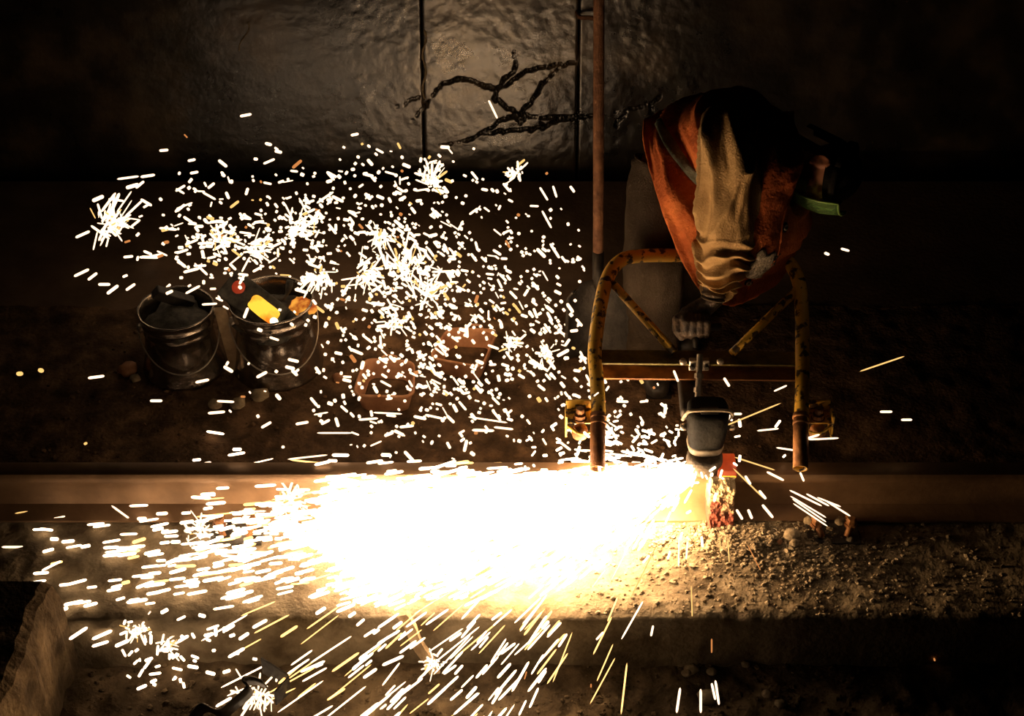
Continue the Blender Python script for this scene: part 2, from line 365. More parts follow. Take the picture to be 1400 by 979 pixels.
# ================================================================== RAIL
def make_rail():
    half = [(0.0, 0.0), (0.070, 0.0), (0.074, 0.004), (0.074, 0.012), (0.05, 0.020), (0.016, 0.034), (0.009, 0.05), (0.008, 0.09), (0.010, 0.125), (0.018, 0.138), (0.034, 0.144), (0.0365, 0.15), (0.0365, 0.166), (0.030, 0.176), (0.018, 0.1795), (0.0, 0.18)]
    prof = [(y, z) for y, z in half] + [(-y, z) for y, z in half[::-1][1:-1]]
    xs = np.linspace(-2.7, 2.7, 60)
    mb = MB(); mb.loft([[Vector((x, y, z + 0.004)) for y, z in prof] for x in xs], True, True, True)
    o = mb.build('rail', M['rail'], origin=(0, 0, 0), smooth=True)
    md = o.modifiers.new('es', 'EDGE_SPLIT'); md.split_angle = math.radians(40)
    tag(o, 'brown steel rail running across the slab with a fresh glowing weld', 'rail')
    # weld: red hot collar on the head, moulding sand still sticking to the camera side
    mb = MB(); rings = []
    for i in range(14):
        x = 0.668 + 0.062 * i / 13; b = 0.004 * fbm(i * 0.6, 1)
        rings.append([Vector((x, y, z)) for y, z in ((-0.045 - b, 0.176), (-0.048 + b, 0.195), (-0.044, 0.209 + b), (-0.01, 0.213 + b), (0.03, 0.213 - b), (0.046, 0.206), (0.048, 0.17), (0.0, 0.168))])
    mb.loft(rings, True, True, True).build('weld_riser', M['hot_red'], o, bevel=0.004)
    mb = MB().box((0.700, -0.043, 0.186), (0.058, 0.012, 0.010)).build('glowing_seam', M['hot_yellow'], o, bevel=0.003)
    # crust column, rough block following the rail profile down to the slab
    n = 34; V = []; F = []
    def pos(u, v):   # u around (x), v down the profile
        prof = [(0.02, 0.186), (-0.052, 0.186), (-0.066, 0.15), (-0.068, 0.11), (-0.080, 0.075), (-0.100, 0.045), (-0.112, 0.0)]
        t = v * (len(prof) - 1); i = min(int(t), len(prof) - 2); f = t - i
        y = prof[i][0] * (1 - f) + prof[i + 1][0] * f; z = prof[i][1] * (1 - f) + prof[i + 1][1] * f
        x = 0.685 + (u - 0.5) * 0.094
        side = abs(u - 0.5) * 2; back = max(0.0, side - 0.84) / 0.16
        y += 0.10 * back * back * (1 if v > 0.15 else 0.2)
        q = fbm(x * 38, z * 38, y * 20, ) * 0.007 + 0.006 * abs(fbm(x * 90, z * 90, 4))
        return Vector((x + 0.4 * q, y - q, z + 0.3 * q))
    for j in range(n * 2):
        for i in range(n): V.append(pos(i / (n - 1), j / (n * 2 - 1)))
    for j in range(n * 2 - 1):
        for i in range(n - 1):
            a = j * n + i; F.append((a, a + n, a + n + 1, a + 1))
    mesh('sand_crust', V, F, M['crust'], o)
    return o
make_rail()

# rail fastenings
def make_fastening():
    r = empty('rail_fastening', (0, 0, 0), 'x', 'fastening', 'rail fastenings on the slab')
    MB().box((0, 0, 0.006), (0.17, 0.36, 0.014)).build('base_plate', M['dark_steel'], r, smooth=False, bevel=0.003)
    for sy in (-1, 1):
        for sx in (-1, 1):
            c = MB().tube(smooth_path([(sx * 0.055, sy * 0.075, 0.026), (sx * 0.055, sy * 0.10, 0.045), (sx * 0.052, sy * 0.135, 0.042), (sx * 0.04, sy * 0.155, 0.018)], 5), 0.011, 10).build('clip', M['rust'], r)
            MB().lathe((sx * 0.055, sy * 0.125, 0.038), [(0.0, 0.034), (0.013, 0.034), (0.017, 0.029), (0.017, 0.012), (0.022, 0.012), (0.022, 0.0), (0.0, 0.0)], 6).build('bolt', M['stone'] if False else M['rust'], r, smooth=False)
    return r
def children(o): return [c for c in bpy.data.objects if c.parent == o]
def copy_tree(o, parent=None):
    c = o.copy(); COL.objects.link(c); c.parent = parent
    for ch in children(o): copy_tree(ch, c)
    return c
fast = make_fastening()
fx = [(1.05, 'dark rail fastening plate with bolts right of the weld'), (-0.25, 'rail fastening plate buried in the white spray'),
      (-0.90, 'rail fastening plate under the left half of the spark spray')]
for i, (x, lab) in enumerate(fx):
    f = fast if i == 0 else copy_tree(fast)
    f.location = (x, 0, 0.004); f['label'] = lab

# ================================================================== RAIL GRINDER
FP = Vector((0, -0.116, 0.30)); FN = Vector((0, -0.456, 1)).normalized()
def fp(px, py, up=0.0): return atplane(px, py, FP, FN) + FN * up
GR = empty('rail_grinder', (0.66, 0.05, 0.184), 'yellow tubular rail grinder held over the glowing weld', 'rail grinder')
path = smooth_path([fp(*p) for p in ((817, 636), (817.5, 600), (818, 560), (816, 520), (813, 485), (816, 450), (822, 412), (829, 385), (842, 362), (868, 350.5), (950, 349), (1050, 350), (1076, 357), (1091, 382), (1096, 420), (1097, 485), (1097, 520), (1096, 560), (1095, 600), (1094, 641))], 6)
MB().tube(path, 0.0215, 20, caps=False).build('handle_tube', M['yellow'], GR, solidify=0.004)
for a, b in (((838, 388), (922, 482)), ((1092, 394), (1001, 483))):
    MB().tube([fp(*a), fp(*b)], 0.0145, 14).build('brace', M['yellow'], GR)
for cx in (817.5, 1095):
    MB().tube([fp(cx, 566), fp(cx - 0.5, 641)], 0.0232, 20, caps=False).build('tube_end', M['rust'], GR, solidify=0.003)
# cross beam: channel open to the camera
bl = at(816, 490, 0.24); br = at(1101, 493, 0.24); bz = bl.z
bx0, bx1 = bl.x, br.x; bc = (bx0 + bx1) / 2; bw = bx1 - bx0
ang = math.atan2(br.z - bl.z, bw); RB = Matrix.Rotation(-ang, 3, 'Y')
cb = Vector((bc, 0.24, (bl.z + br.z) / 2))
beam = MB().box(cb + Vector((0, 0.034, -0.028)), (bw, 0.008, 0.066), RB).build('cross_beam', M['rust'], GR, smooth=False, bevel=0.001)
MB().box(cb + Vector((0, 0.002, 0.004)), (bw, 0.072, 0.007), RB).build('top_flange', M['olive'], beam, smooth=False, bevel=0.001)
MB().box(cb + Vector((0, 0.002, -0.060)), (bw, 0.068, 0.007), RB).build('bottom_flange', M['rust'], beam, smooth=False, bevel=0.001)
for px in (934, 985):
    p = at(px, 492, 0.20); MB().lathe(p + Vector((0, 0, -0.008)), [(0, 0.008), (0.009, 0.008), (0.012, 0.004), (0.012, -0.003), (0, -0.003)], 12, (0, -1, 0.3)).build('bolt', M['steel'], beam)
# clamp and threaded rod down to the motor
cc = at(956, 501, 0.20)
clamp = MB().box(cc + Vector((0, 0.012, 0)), (0.066, 0.02, 0.042)).build('clamp', M['steel'], GR, smooth=False, bevel=0.003)
for sx in (-1, 1): MB().lathe(cc + Vector((sx * 0.023, 0.0, 0)), [(0, 0.012), (0.007, 0.012), (0.0095, 0.009), (0.0095, 0.0), (0, 0)], 6, (0, -1, 0)).build('nut', M['dark_steel'], clamp, smooth=False)
r0 = at(957, 484, 0.19) ; r1 = at(954, 548, 0.085)
rp = [r0.lerp(r1, i / 60) for i in range(61)]
MB().tube(rp, [0.0095 + 0.0016 * (i % 2) for i in range(61)], 14).build('threaded_rod', M['steel'], GR)
for t in (0.42, 0.72): MB().tube([r0.lerp(r1, t), r0.lerp(r1, t + 0.1)], 0.015, 6).build('lock_nut', M['steel'], GR, smooth=False)
# lever handle above the beam (gripped by the worker)
h0 = at(951, 476, 0.255); h1 = Vector((h0.x, 0.305, 0.53))
MB().tube([h0, h1], 0.010, 12).build('lever_post', M['dark_steel'], GR)
GRIP = h1.copy()
MB().tube([GRIP + Vector((-0.075, 0, 0)), GRIP + Vector((0.085, 0, 0))], 0.013, 14).build('lever_grip', M['dark_steel'], GR)
# arm housing between beam and motor
a0 = at(940, 512, 0.245); a1 = at(944, 552, 0.10)
d = (a1 - a0).normalized(); sx_ = Vector((1, 0, 0)); up = sx_.cross(d).normalized(); RA = Matrix((sx_, d, up)).transposed()
MB().box((a0 + a1) / 2 - Vector((0, 0, 0.028)), (0.062, (a1 - a0).length + 0.05, 0.05), RA).build('arm_housing', M['dark_steel'], GR, bevel=0.012)
# motor: rounded box body standing over the wheel
mc = Vector((0.630, 0.035, 0.0)); rings = []
def sq(c, hx, hy, z, n=40, e=4.0):
    out = []
    for j in range(n):
        a = 2 * math.pi * j / n; ca, sa = math.cos(a), math.sin(a)
        k = (abs(ca) ** e + abs(sa) ** e) ** (-1 / e); out.append(Vector((c.x + hx * ca * k, c.y + hy * sa * k, z)))
    return out
for z, hx, hy in ((0.262, 0.052, 0.045), (0.275, 0.057, 0.05), (0.31, 0.062, 0.054), (0.36, 0.066, 0.058), (0.40, 0.066, 0.058), (0.414, 0.060, 0.052), (0.420, 0.05, 0.042)): rings.append(sq(mc, hx, hy, z))
motor = MB().loft(rings, True, True, True).build('motor', M['motor'], GR)
MB().loft([sq(mc, hx, hy, z, e=3.0) for z, hx, hy in ((0.241, 0.046, 0.042), (0.244, 0.055, 0.05), (0.262, 0.060, 0.053), (0.272, 0.059, 0.052))], True, True, True).build('dusty_collar', M['pale_band'], motor)
MB().box((mc.x, mc.y - 0.03, 0.421), (0.06, 0.03, 0.012)).build('lid_plate', M['dark_steel'], motor, bevel=0.004)
yk = [(-0.075, 0.03, 0.335), (-0.0755, 0.0, 0.37), (-0.075, -0.03, 0.405), (-0.066, -0.038, 0.425), (-0.045, -0.04, 0.431), (0.0, -0.04, 0.432), (0.045, -0.04, 0.431), (0.066, -0.038, 0.425), (0.075, -0.03, 0.405), (0.0755, 0.0, 0.37), (0.075, 0.03, 0.335)]
MB().tube(smooth_path([mc + Vector(p) for p in yk], 6), 0.0055, 10).build('guard_yoke', M['pale_band'], GR)
for sx in (-1, 1): MB().lathe(mc + Vector((sx * 0.068, -0.02, 0.345)), [(0, 0.02), (0.010, 0.02), (0.012, 0.014), (0.012, 0), (0, 0)], 8, (sx, 0, 0)).build('pivot_bolt', M['steel'], GR)
MB().lathe(Vector((mc.x - 0.002, 0.005, 0.184)), [(0.0, 0.055), (0.040, 0.056), (0.050, 0.058), (0.058, 0.05), (0.060, 0.03), (0.058, 0.004), (0.052, 0.0), (0.034, 0.0), (0.032, 0.02), (0.0, 0.02)], 48).build('grinding_wheel', M['wheel'], GR)
# guide brackets
for sx, cx in ((-1, 818), (1, 1095)):
    tc_ = fp(cx, 575)
    br_ = MB().box(tc_ + Vector((sx * 0.058, 0.035, -0.012)), (0.085, 0.07, 0.006)).build('guide_bracket', M['yellow'], GR, smooth=False, bevel=0.001)
    MB().box(tc_ + Vector((sx * 0.060, 0.068, 0.005)), (0.085, 0.006, 0.05)).build('back_plate', M['yellow'], br_, smooth=False, bevel=0.001)
    MB().box(tc_ + Vector((sx * 0.103, 0.02, -0.02)), (0.006, 0.06, 0.085)).build('side_plate', M['yellow'], br_, smooth=False, bevel=0.001)
    lip = [tc_ + Vector((sx * x, y, z)) for x, y, z in ((0.10, 0.0, -0.02), (0.06, -0.03, -0.03), (0.02, -0.03, -0.02), (-0.02, -0.022, -0.004))]
    MB().tube(smooth_path(lip, 5), 0.005, 8).build('lip', M['yellow'], br_)
    MB().lathe(tc_ + Vector((sx * 0.058, 0.02, -0.01)), [(0, 0.045), (0.012, 0.045), (0.0135, 0.041), (0.0135, 0.028), (0.009, 0.028), (0.009, 0.02), (0.019, 0.02), (0.019, 0.005), (0.023, 0.005), (0.023, 0), (0, 0)], 10).build('bolt', M['rust'], br_, smooth=False)
    MB().lathe(tc_ + Vector((sx * 0.058, 0.0, -0.075)), [(0.0, 0.055), (0.014, 0.052), (0.024, 0.042), (0.028, 0.026), (0.024, 0.010), (0.014, 0.002), (0, 0)], 20).build('roller', M['rust'], br_)
    tdir = (fp(cx, 590) - fp(cx, 560)).normalized()
    for s_, rr in ((-0.01, 0.027), (0.012, 0.0265)):
        MB().tube([tc_ + tdir * (s_ - 0.005), tc_ + tdir * (s_ + 0.004)], rr, 20).build('collar', M['rust'], br_)

# ================================================================== SHOVEL standing behind the grinder
SH = empty('shovel', atz(816, 487, -0.01), 'long-handled shovel with rusty pole standing left of the worker', 'shovel')
b0 = atz(816, 487, -0.015)
V = []; rings = []
for j in range(13):
    t = j / 12; hw = interp([0, 0.15, 0.8, 1.0], [0.118, 0.122, 0.118, 0.085], t); rr = []
    for i in range(17):
        u = i / 16 * 2 - 1; x = u * hw
        rr.append(b0 + Vector((x, 0.10 * t + 0.03 * (1 - u * u) - 0.03 - 0.008 * abs(u) ** 4, 0.28 * t - (0.04 * abs(u) ** 5 if j == 12 else 0))))
    rings.append(rr)
MB().loft(rings, False).build('blade', M['dark_steel'], SH, solidify=0.004)
s0 = b0 + Vector((0.0, 0.10, 0.26)); s1 = at(818, 300, 1.02); s2 = at(819, -60, 1.45)
MB().tube([s0 + Vector((0, 0.0, -0.12)), s0, s0.lerp(s1, 0.5)], [0.012, 0.020, 0.0215], 16).build('socket', M['dark_steel'], SH)
hp = smooth_path([s0, s0.lerp(s1, 0.5), s1, s2], 8)
MB().tube(hp, [0.0185 + 0.0015 * i / len(hp) for i in range(len(hp))], 16).build('handle', M['pole'], SH)
# hook on the wall
q = wall_pt(788, 17)
MB().tube(smooth_path([q + Vector((0, 0.05, 0)), q + Vector((0.01, -0.04, 0)), q + Vector((0.05, -0.06, 0.005)), q + Vector((0.10, -0.06, 0.0))], 5), 0.010, 10).build('wall_hook', M['pole'], origin=q)
tag(bpy.data.objects['wall_hook'], 'short bent rusty hook in the wall joint beside the pole', 'hook')

# ================================================================== WORKER
def W(px, py, Y): return at(px, py, Y)
PEL = W(912, 245, 0.84)
foot_r = Vector((W(893, 500, 0.76).x, 0.76, 0.0)); foot_l = Vector((W(930, 480, 1.02).x, 1.02, 0.0))
PERSON_LOC = Vector((PEL.x, 0.88, -0.01))
hip_r = W(905, 262, 0.76); hip_l = W(928, 232, 0.95); knee_r = W(893, 372, 0.70); knee_l = W(930, 350, 0.92)
ank_r = foot_r + Vector((0, 0.03, 0.10)); ank_l = foot_l + Vector((0, 0.03, 0.10))
spine1 = W(955, 200, 0.80); chest = W(1015, 185, 0.71); neck = W(1078, 196, 0.645)
HEAD = W(1127, 236, 0.60)
sh_r = W(993, 185, 0.54); sh_l = W(1050, 168, 0.84)
el_r = W(996, 315, 0.43); wr_r = GRIP + Vector((0.055, 0.045, 0.075))
hb = fp(1045, 350); el_l = W(1075, 265, 0.72); wr_l = hb + Vector((0.02, 0.06, 0.06))
fF = Vector((-0.35, -0.58, -0.73)).normalized(); fC = Vector((0.86, -0.5, 0.02)); fC = (fC - fF * fC.dot(fF)).normalized(); fR = fF.cross(fC).normalized()
HR = Matrix((fR, fF, fC)).transposed()        # local x = right, y = face, z = crown
def hd(x, y, z): return HEAD + HR @ Vector((x, y, z))
# hands gripping a bar along X: fingers over the front and under, thumb below
def hand_chains(bar, wrist, r=0.013, side=1):
    out = []
    kn = bar + Vector((0.0, 0.022, 0.040))
    for k, (dx, ln) in enumerate(((-0.034, 0.94), (-0.011, 1.04), (0.012, 1.0), (0.034, 0.82))):
        b = bar + Vector((dx * side, 0, 0)); R_ = 0.026
        root = kn + Vector((dx * side * 0.95, 0.006, 0))
        p1 = b + Vector((0, -0.014 * ln, 0.030)); p2 = b + Vector((0, -R_ * ln, -0.002)); p3 = b + Vector((0, -0.014, -0.024 * ln)); p4 = b + Vector((0, 0.006 * ln, -0.026))
        out.append([(root, 0.0115), (p1, 0.0108), (p2, 0.010), (p3, 0.0092), (p4, 0.008)])
    tb = kn.lerp(wrist, 0.55) + Vector((-0.030 * side, -0.004, -0.004))
    out.append([(tb, 0.014), (bar + Vector((-0.060 * side, 0.012, 0.022)), 0.0125), (bar + Vector((-0.058 * side, -0.016, -0.006)), 0.011), (bar + Vector((-0.046 * side, -0.026, -0.020)), 0.009)])
    return kn, out
def add_hand(mb, bar, wrist, grow, side=1):
    kn, ch = hand_chains(bar, wrist, side=side)
    for c in ch:
        for (a, ra), (b, rb) in zip(c[:-1], c[1:]): mb.capsule(a, b, ra + grow, rb + grow, 10)
    for dx in (-0.032, -0.011, 0.011, 0.032): mb.capsule(kn + Vector((dx * side, 0.004, 0)), wrist + Vector((dx * side * 0.45, 0, 0)), 0.0145 + grow, 0.017 + grow, 10)
    mb.ball(wrist, 0.026 + grow, 8)
def remeshed(name, mb, mat, parent, voxel, sm=4, origin=None):
    o = mb.build(name, mat, parent, **({'origin': origin} if origin is not None else {}))
    md = o.modifiers.new('remesh', 'REMESH'); md.mode = 'VOXEL'; md.voxel_size = voxel; md.use_smooth_shade = True
    s = o.modifiers.new('smooth', 'SMOOTH'); s.iterations = sm; s.factor = 0.5
    return o
mb = MB()
mb.capsule(hip_r, knee_r, 0.078, 0.055); mb.capsule(knee_r, ank_r, 0.052, 0.036); mb.capsule(hip_l, knee_l, 0.078, 0.055); mb.capsule(knee_l, ank_l, 0.052, 0.036)
for f_ in (foot_r, foot_l): mb.capsule(f_ + Vector((0, 0.05, 0.035)), f_ + Vector((0.02, -0.13, 0.028)), 0.033, 0.025); 
mb.capsule(ank_r, foot_r + Vector((0, 0.04, 0.035)), 0.035, 0.033); mb.capsule(ank_l, foot_l + Vector((0, 0.04, 0.035)), 0.035, 0.033)
mb.capsule(hip_r, hip_l, 0.095, 0.095); mb.capsule(PEL, spine1, 0.12, 0.115); mb.capsule(spine1, chest, 0.12, 0.125); mb.capsule(chest, neck.lerp(chest, 0.35), 0.115, 0.075)
mb.capsule(sh_r, sh_l, 0.06, 0.06); mb.capsule(neck.lerp(chest, 0.3), HEAD + HR @ Vector((0, -0.03, -0.06)), 0.06, 0.054)
mb.capsule(sh_r, el_r, 0.054, 0.042); mb.capsule(el_r, wr_r, 0.041, 0.027); mb.capsule(sh_l, el_l, 0.054, 0.042); mb.capsule(el_l, wr_l, 0.041, 0.027)
# head: skull, jaw, chin, nose, brow, lips, ears
mb.ball(hd(0, -0.012, 0.025), (0.074, 0.094, 0.092), 14, HR); mb.ball(hd(0, 0.018, -0.045), (0.058, 0.066, 0.062), 12, HR); mb.ball(hd(0, 0.066, -0.086), 0.022, 8)
mb.capsule(hd(0, 0.086, 0.010), hd(0, 0.108, -0.028), 0.009, 0.0135); mb.ball(hd(0.012, 0.094, -0.032), 0.009, 6); mb.ball(hd(-0.012, 0.094, -0.032), 0.009, 6)
mb.capsule(hd(-0.034, 0.066, 0.026), hd(0.034, 0.066, 0.026), 0.016, 0.016); mb.capsule(hd(-0.016, 0.080, -0.056), hd(0.016, 0.080, -0.056), 0.0075, 0.0075); mb.capsule(hd(-0.014, 0.078, -0.068), hd(0.014, 0.078, -0.068), 0.008, 0.008)
for s_ in (-1, 1):
    mb.ball(hd(s_ * 0.045, 0.052, -0.02), (0.022, 0.024, 0.022), 8, HR)
    for k in range(9):
        a = -1.9 + k * 0.46; a2 = a + 0.46
        mb.capsule(hd(s_ * 0.084, -0.018 - 0.018 * math.cos(a), 0.0 + 0.030 * math.sin(a)), hd(s_ * 0.084, -0.018 - 0.018 * math.cos(a2), 0.030 * math.sin(a2)), 0.0062, 0.0062, 8)
    mb.ball(hd(s_ * 0.076, -0.014, -0.004), (0.008, 0.018, 0.026), 8, HR); mb.ball(hd(s_ * 0.079, -0.006, -0.030), 0.009, 6)
add_hand(mb, GRIP, wr_r, 0.0); add_hand(mb, hb, wr_l, 0.0, -1)
PERSON = remeshed('person', mb, M['skin'], None, 0.0055, 3, origin=PERSON_LOC)
tag(PERSON, 'worker in rust-red suede jacket and green visor bent over the grinder', 'person')

# trousers
def leg_tube(pts, rad, seed, fold):
    P = smooth_path(pts, 14); n = 48; k = len(P); rings = []
    u = Vector((1, 0, 0))
    for i, p in enumerate(P):
        t = i / (k - 1); tan = (P[min(i + 1, k - 1)] - P[max(i - 1, 0)]).normalized()
        u = (u - tan * u.dot(tan)).normalized(); v = tan.cross(u); r = interp(*rad, t); rr = []
        for j in range(n):
            a = 2 * math.pi * j / n
            f = 1 + fold * (fbm(math.cos(a) * 1.3 + seed, math.sin(a) * 1.3, t * 5) + 0.8 * (1 - abs(noise.noise(Vector((math.cos(a) * 0.9, math.sin(a) * 0.9 + seed, t * 9 + 0.6 * math.sin(a)))) * 2)))
            rr.append(p + (u * math.cos(a) + v * math.sin(a)) * r * f)
        rings.append(rr)
    return rings
mb = MB()
R_ = ([0, 0.25, 0.55, 0.9, 1.0], [0.118, 0.108, 0.096, 0.088, 0.092])
mb.loft(leg_tube([hip_r + Vector((0.02, 0.03, 0.09)), hip_r, knee_r, ank_r + Vector((0, 0, 0.10)), ank_r + Vector((0, 0, -0.035))], R_, 1.0, 0.09))
mb.loft(leg_tube([hip_l + Vector((0.02, -0.03, 0.09)), hip_l, knee_l, ank_l + Vector((0, 0, 0.10)), ank_l + Vector((0, 0, -0.035))], R_, 5.0, 0.09))
mb.build('trousers', M['trousers'], PERSON, solidify=0.004)
# boots
for f_ in (foot_r, foot_l):
    rings = []
    for t, hw, h0_, h1_ in ((0.075, 0.018, 0.02, 0.07), (0.07, 0.034, 0.012, 0.16), (0.045, 0.044, 0.0, 0.175), (0.0, 0.046, 0.0, 0.165), (-0.035, 0.046, 0.0, 0.11), (-0.08, 0.048, 0.0, 0.085), (-0.13, 0.050, 0.0, 0.075), (-0.17, 0.042, 0.002, 0.062), (-0.19, 0.022, 0.01, 0.045)):
        rings.append([f_ + Vector((hw * math.copysign(abs(math.cos(a)) ** 0.6, math.cos(a)) + 0.02 * (-t), t, (h0_ + h1_) / 2 + (h1_ - h0_) / 2 * math.copysign(abs(math.sin(a)) ** 0.7, math.sin(a)))) for a in [2 * math.pi * j / 20 for j in range(20)]])
    b_ = MB().loft(rings, True, True, True).build('boot', M['boot'], PERSON)
    MB().box(f_ + Vector((0.01, -0.055, 0.004)), (0.092, 0.25, 0.018)).build('sole', M['cap'], b_, bevel=0.006)

# jacket: loft from hem to collar, rings hang round the torso
JR = [  # top (px,py,Y), bottom (px,py,Y), half width
    ((899, 176, 0.93), (962, 392, 0.56), 0.165), ((897, 172, 0.93), (990, 404, 0.52), 0.185), ((908, 160, 0.91), (1022, 405, 0.49), 0.20), ((932, 146, 0.87), (1046, 386, 0.47), 0.205),
    ((962, 133, 0.83), (1064, 356, 0.46), 0.205), ((995, 126, 0.79), (1077, 324, 0.46), 0.20), ((1030, 130, 0.74), (1078, 296, 0.47), 0.15), ((1052, 148, 0.71), (1078, 268, 0.50), 0.105), ((1062, 162, 0.69), (1078, 250, 0.54), 0.075), ((1066, 160, 0.69), (1083, 243, 0.55), 0.072)]
def cat(vals, t):
    n = len(vals) - 1; x = t * n; i = min(int(x), n - 1); f = x - i
    a = vals[max(i - 1, 0)]; b = vals[i]; c = vals[i + 1]; d = vals[min(i + 2, n)]
    return 0.5 * ((2 * b) + (c - a) * f + (2 * a - 5 * b + 4 * c - d) * f * f + (3 * b - a - 3 * c + d) * f ** 3)
JT = [W(*j[0]) for j in JR]; JB = [W(*j[1]) for j in JR]; JW = [j[2] for j in JR]
def jacket_pt(s, a, off=0.0, fold=True):
    T = cat(JT, s); B = cat(JB, s); wd = cat(JW, s); c = (T + B) / 2; u = (T - B) / 2
    ax = (cat(JT, min(s + 0.05, 1)) + cat(JB, min(s + 0.05, 1)) - cat(JT, max(s - 0.05, 0)) - cat(JB, max(s - 0.05, 0))).normalized()
    v = u.cross(ax).normalized()      # lateral, towards camera side
    if v.y > 0: v = -v
    ca, sa = math.cos(a), math.sin(a)
    p = c + u * math.copysign(abs(ca) ** (0.8 if ca < 0 else 1.0), ca) + v * wd * math.copysign(abs(sa) ** 0.75, sa)
    nrm = (u.normalized() * ca + v * sa).normalized()
    f = 0.0
    if fold:
        env = max(0.0, min(1, (1.05 - s) * 1.6)) * (0.45 + 0.55 * abs(sa))
        x = s * 6.5 + 0.8 * noise.noise(Vector((s * 3, a * 0.9, 2.0))) - 0.35 * ca
        f += 0.052 * env * (0.75 - abs(noise.noise(Vector((x, a * 0.5, 7.7)))) * 2.4)
        f += 0.016 * env * (0.6 - 2 * abs(noise.noise(Vector((x * 2.1 + 4, a * 1.2, 1.3)))))
        f += 0.004 * fbm(s * 14, a * 4, 3)
    return p + nrm * (off + f)
NS, NA = 150, 130
rings = [[jacket_pt(i / (NS - 1), 2 * math.pi * j / NA) for j in range(NA)] for i in range(NS)]
JK = MB().loft(rings).build('jacket', M['suede'], PERSON, solidify=0.004)
# hem stitching, front placket, snaps, patch
def surf_from_px(px, py, smin=0, smax=1, near=True):
    best = None
    for i in range(0, NS):
        if not (smin <= i / (NS - 1) <= smax): continue
        for j in range(0, NA):
            p = rings[i][j]; dv = p - CAM; dep = dv.y * CP - dv.z * SP
            x = 700 + FPX * dv.x / dep; y = 489.5 - FPX * (dv.y * SP + dv.z * CP) / dep
            e = (x - px) ** 2 + (y - py) ** 2 + dep * 40
            if best is None or e < best[0]: best = (e, i, j)
    return best[1] / (NS - 1), 2 * math.pi * best[2] / NA
hem = [jacket_pt(0.004, 2 * math.pi * j / NA, 0.001) for j in range(NA)] + [jacket_pt(0.004, 0, 0.001)]
MB().tube(hem, [0.0045 + 0.0022 * (j % 2) for j in range(len(hem))], 8, False).build('hem', M['suede'], JK)
plk = [jacket_pt(0.12 + 0.78 * i / 50, math.pi - 0.16, 0.003) for i in range(51)]
MB().tube(plk, [0.004 + 0.002 * (i % 2) for i in range(51)], 8).build('placket_seam', M['suede'], JK)
def surf_frame(s, a):
    p = jacket_pt(s, a); du = jacket_pt(s + 0.03, a) - jacket_pt(s - 0.03, a); dv = jacket_pt(s, a + 0.05) - jacket_pt(s, a - 0.05)
    n = du.cross(dv).normalized()
    if n.dot(CAM - p) < 0: n = -n
    return p, n
for px, py, m_, r in ((1071, 310, 'steel', 0.011), (1057, 351, 'dark_steel', 0.011), (1024, 386, 'steel', 0.010)):
    s, a = surf_from_px(px, py); p, n = surf_frame(s, a)
    sn = MB().lathe(p + n * 0.001, [(0, 0.002), (r * 1.5, 0.002), (r * 1.5, 0.005), (0, 0.005)], 20, n).build('snap_seat', M['cap'], JK)
    MB().lathe(p + n * 0.006, [(r * 0.45, 0.0), (r * 0.55, 0.004), (r * 0.95, 0.004), (r, 0.0)], 20, n).build('snap_ring', M[m_], sn)
s, a = surf_from_px(1040, 364); pr = []
for i in range(13):
    row = []
    for j in range(13):
        di, dj = (i / 12 - 0.5), (j / 12 - 0.5)
        row.append(jacket_pt(s + di * 0.16 + 0.01 * math.sin(j), a + dj * 0.42 + 0.03 * math.sin(i * 1.7), 0.006 + 0.003 * noise.noise(Vector((i * 0.8, j * 0.8, 1)))))
    pr.append(row)
MB().loft(pr, False).build('worn_patch', M['patch'], JK, solidify=0.004)
# collar
cl = []
for k in range(5):
    cl.append([jacket_pt(0.985 - 0.05 * k / 4 if k else 0.985, 2 * math.pi * j / 60, 0.004 + 0.010 * math.sin(k / 4 * math.pi), False) for j in range(60)])
MB().loft(cl).build('collar', M['suede'], JK, solidify=0.005)

# sleeves
def sleeve(pts, radx, seed, n=110, steps=44, squash=1.0):
    P = smooth_path(pts, steps); k = len(P); rings = []; u = Vector((1, 0, 0))
    for i, p in enumerate(P):
        t = i / (k - 1); tan = (P[min(i + 1, k - 1)] - P[max(i - 1, 0)]).normalized()
        u = (u - tan * u.dot(tan)).normalized(); v = tan.cross(u); r = interp(*radx, t); rr = []
        up_ = min(1.0, 1.6 * max(0.0, 1 - abs(t - 0.28) / 0.34)); lo = max(0.0, min(1.0, (t - 0.50) / 0.12)) * max(0.0, min(1.0, (1.0 - t) / 0.06))
        for j in range(n):
            a = 2 * math.pi * j / n; ca, sa = math.cos(a), math.sin(a)
            # long slanting folds above the elbow
            wv = noise.noise(Vector((ca * 1.1, sa * 1.1 + seed, t * 3.0)))
            x1 = (a * 6 + 6.5 * t + 4.5 * wv) / math.pi; r1 = 1 - abs(x1 % 2.0 - 1.0)
            x2 = (a * 4 - 11.0 * t + 5.0 * wv + 1.3) / math.pi; r2 = 1 - abs(x2 % 2.0 - 1.0)
            f = up_ * (0.34 * r1 ** 1.8 * (0.7 + wv) + 0.30 * r2 ** 2.2 - 0.19 + 0.05 * noise.noise(Vector((ca * 4, sa * 4 + seed, t * 12))))
            # bunched rings below it
            ph = t * 88 + 2.2 * math.sin(a + seed) + 2.0 * math.sin(2 * a + 1.0 + t * 6) + 3.2 * noise.noise(Vector((ca * 1.3, sa * 1.3 + seed, t * 8)))
            rdg = 1 - abs((ph / math.pi) % 2.0 - 1.0)
            f += lo * (0.46 * (rdg ** 1.7) * (0.75 + 0.6 * wv) - 0.15)
            rr.append(p + (u * ca + v * sa * squash) * r * (1 + f))
        rings.append(rr)
    return rings
wrp = wr_r + Vector((0.006, 0.012, 0.03))
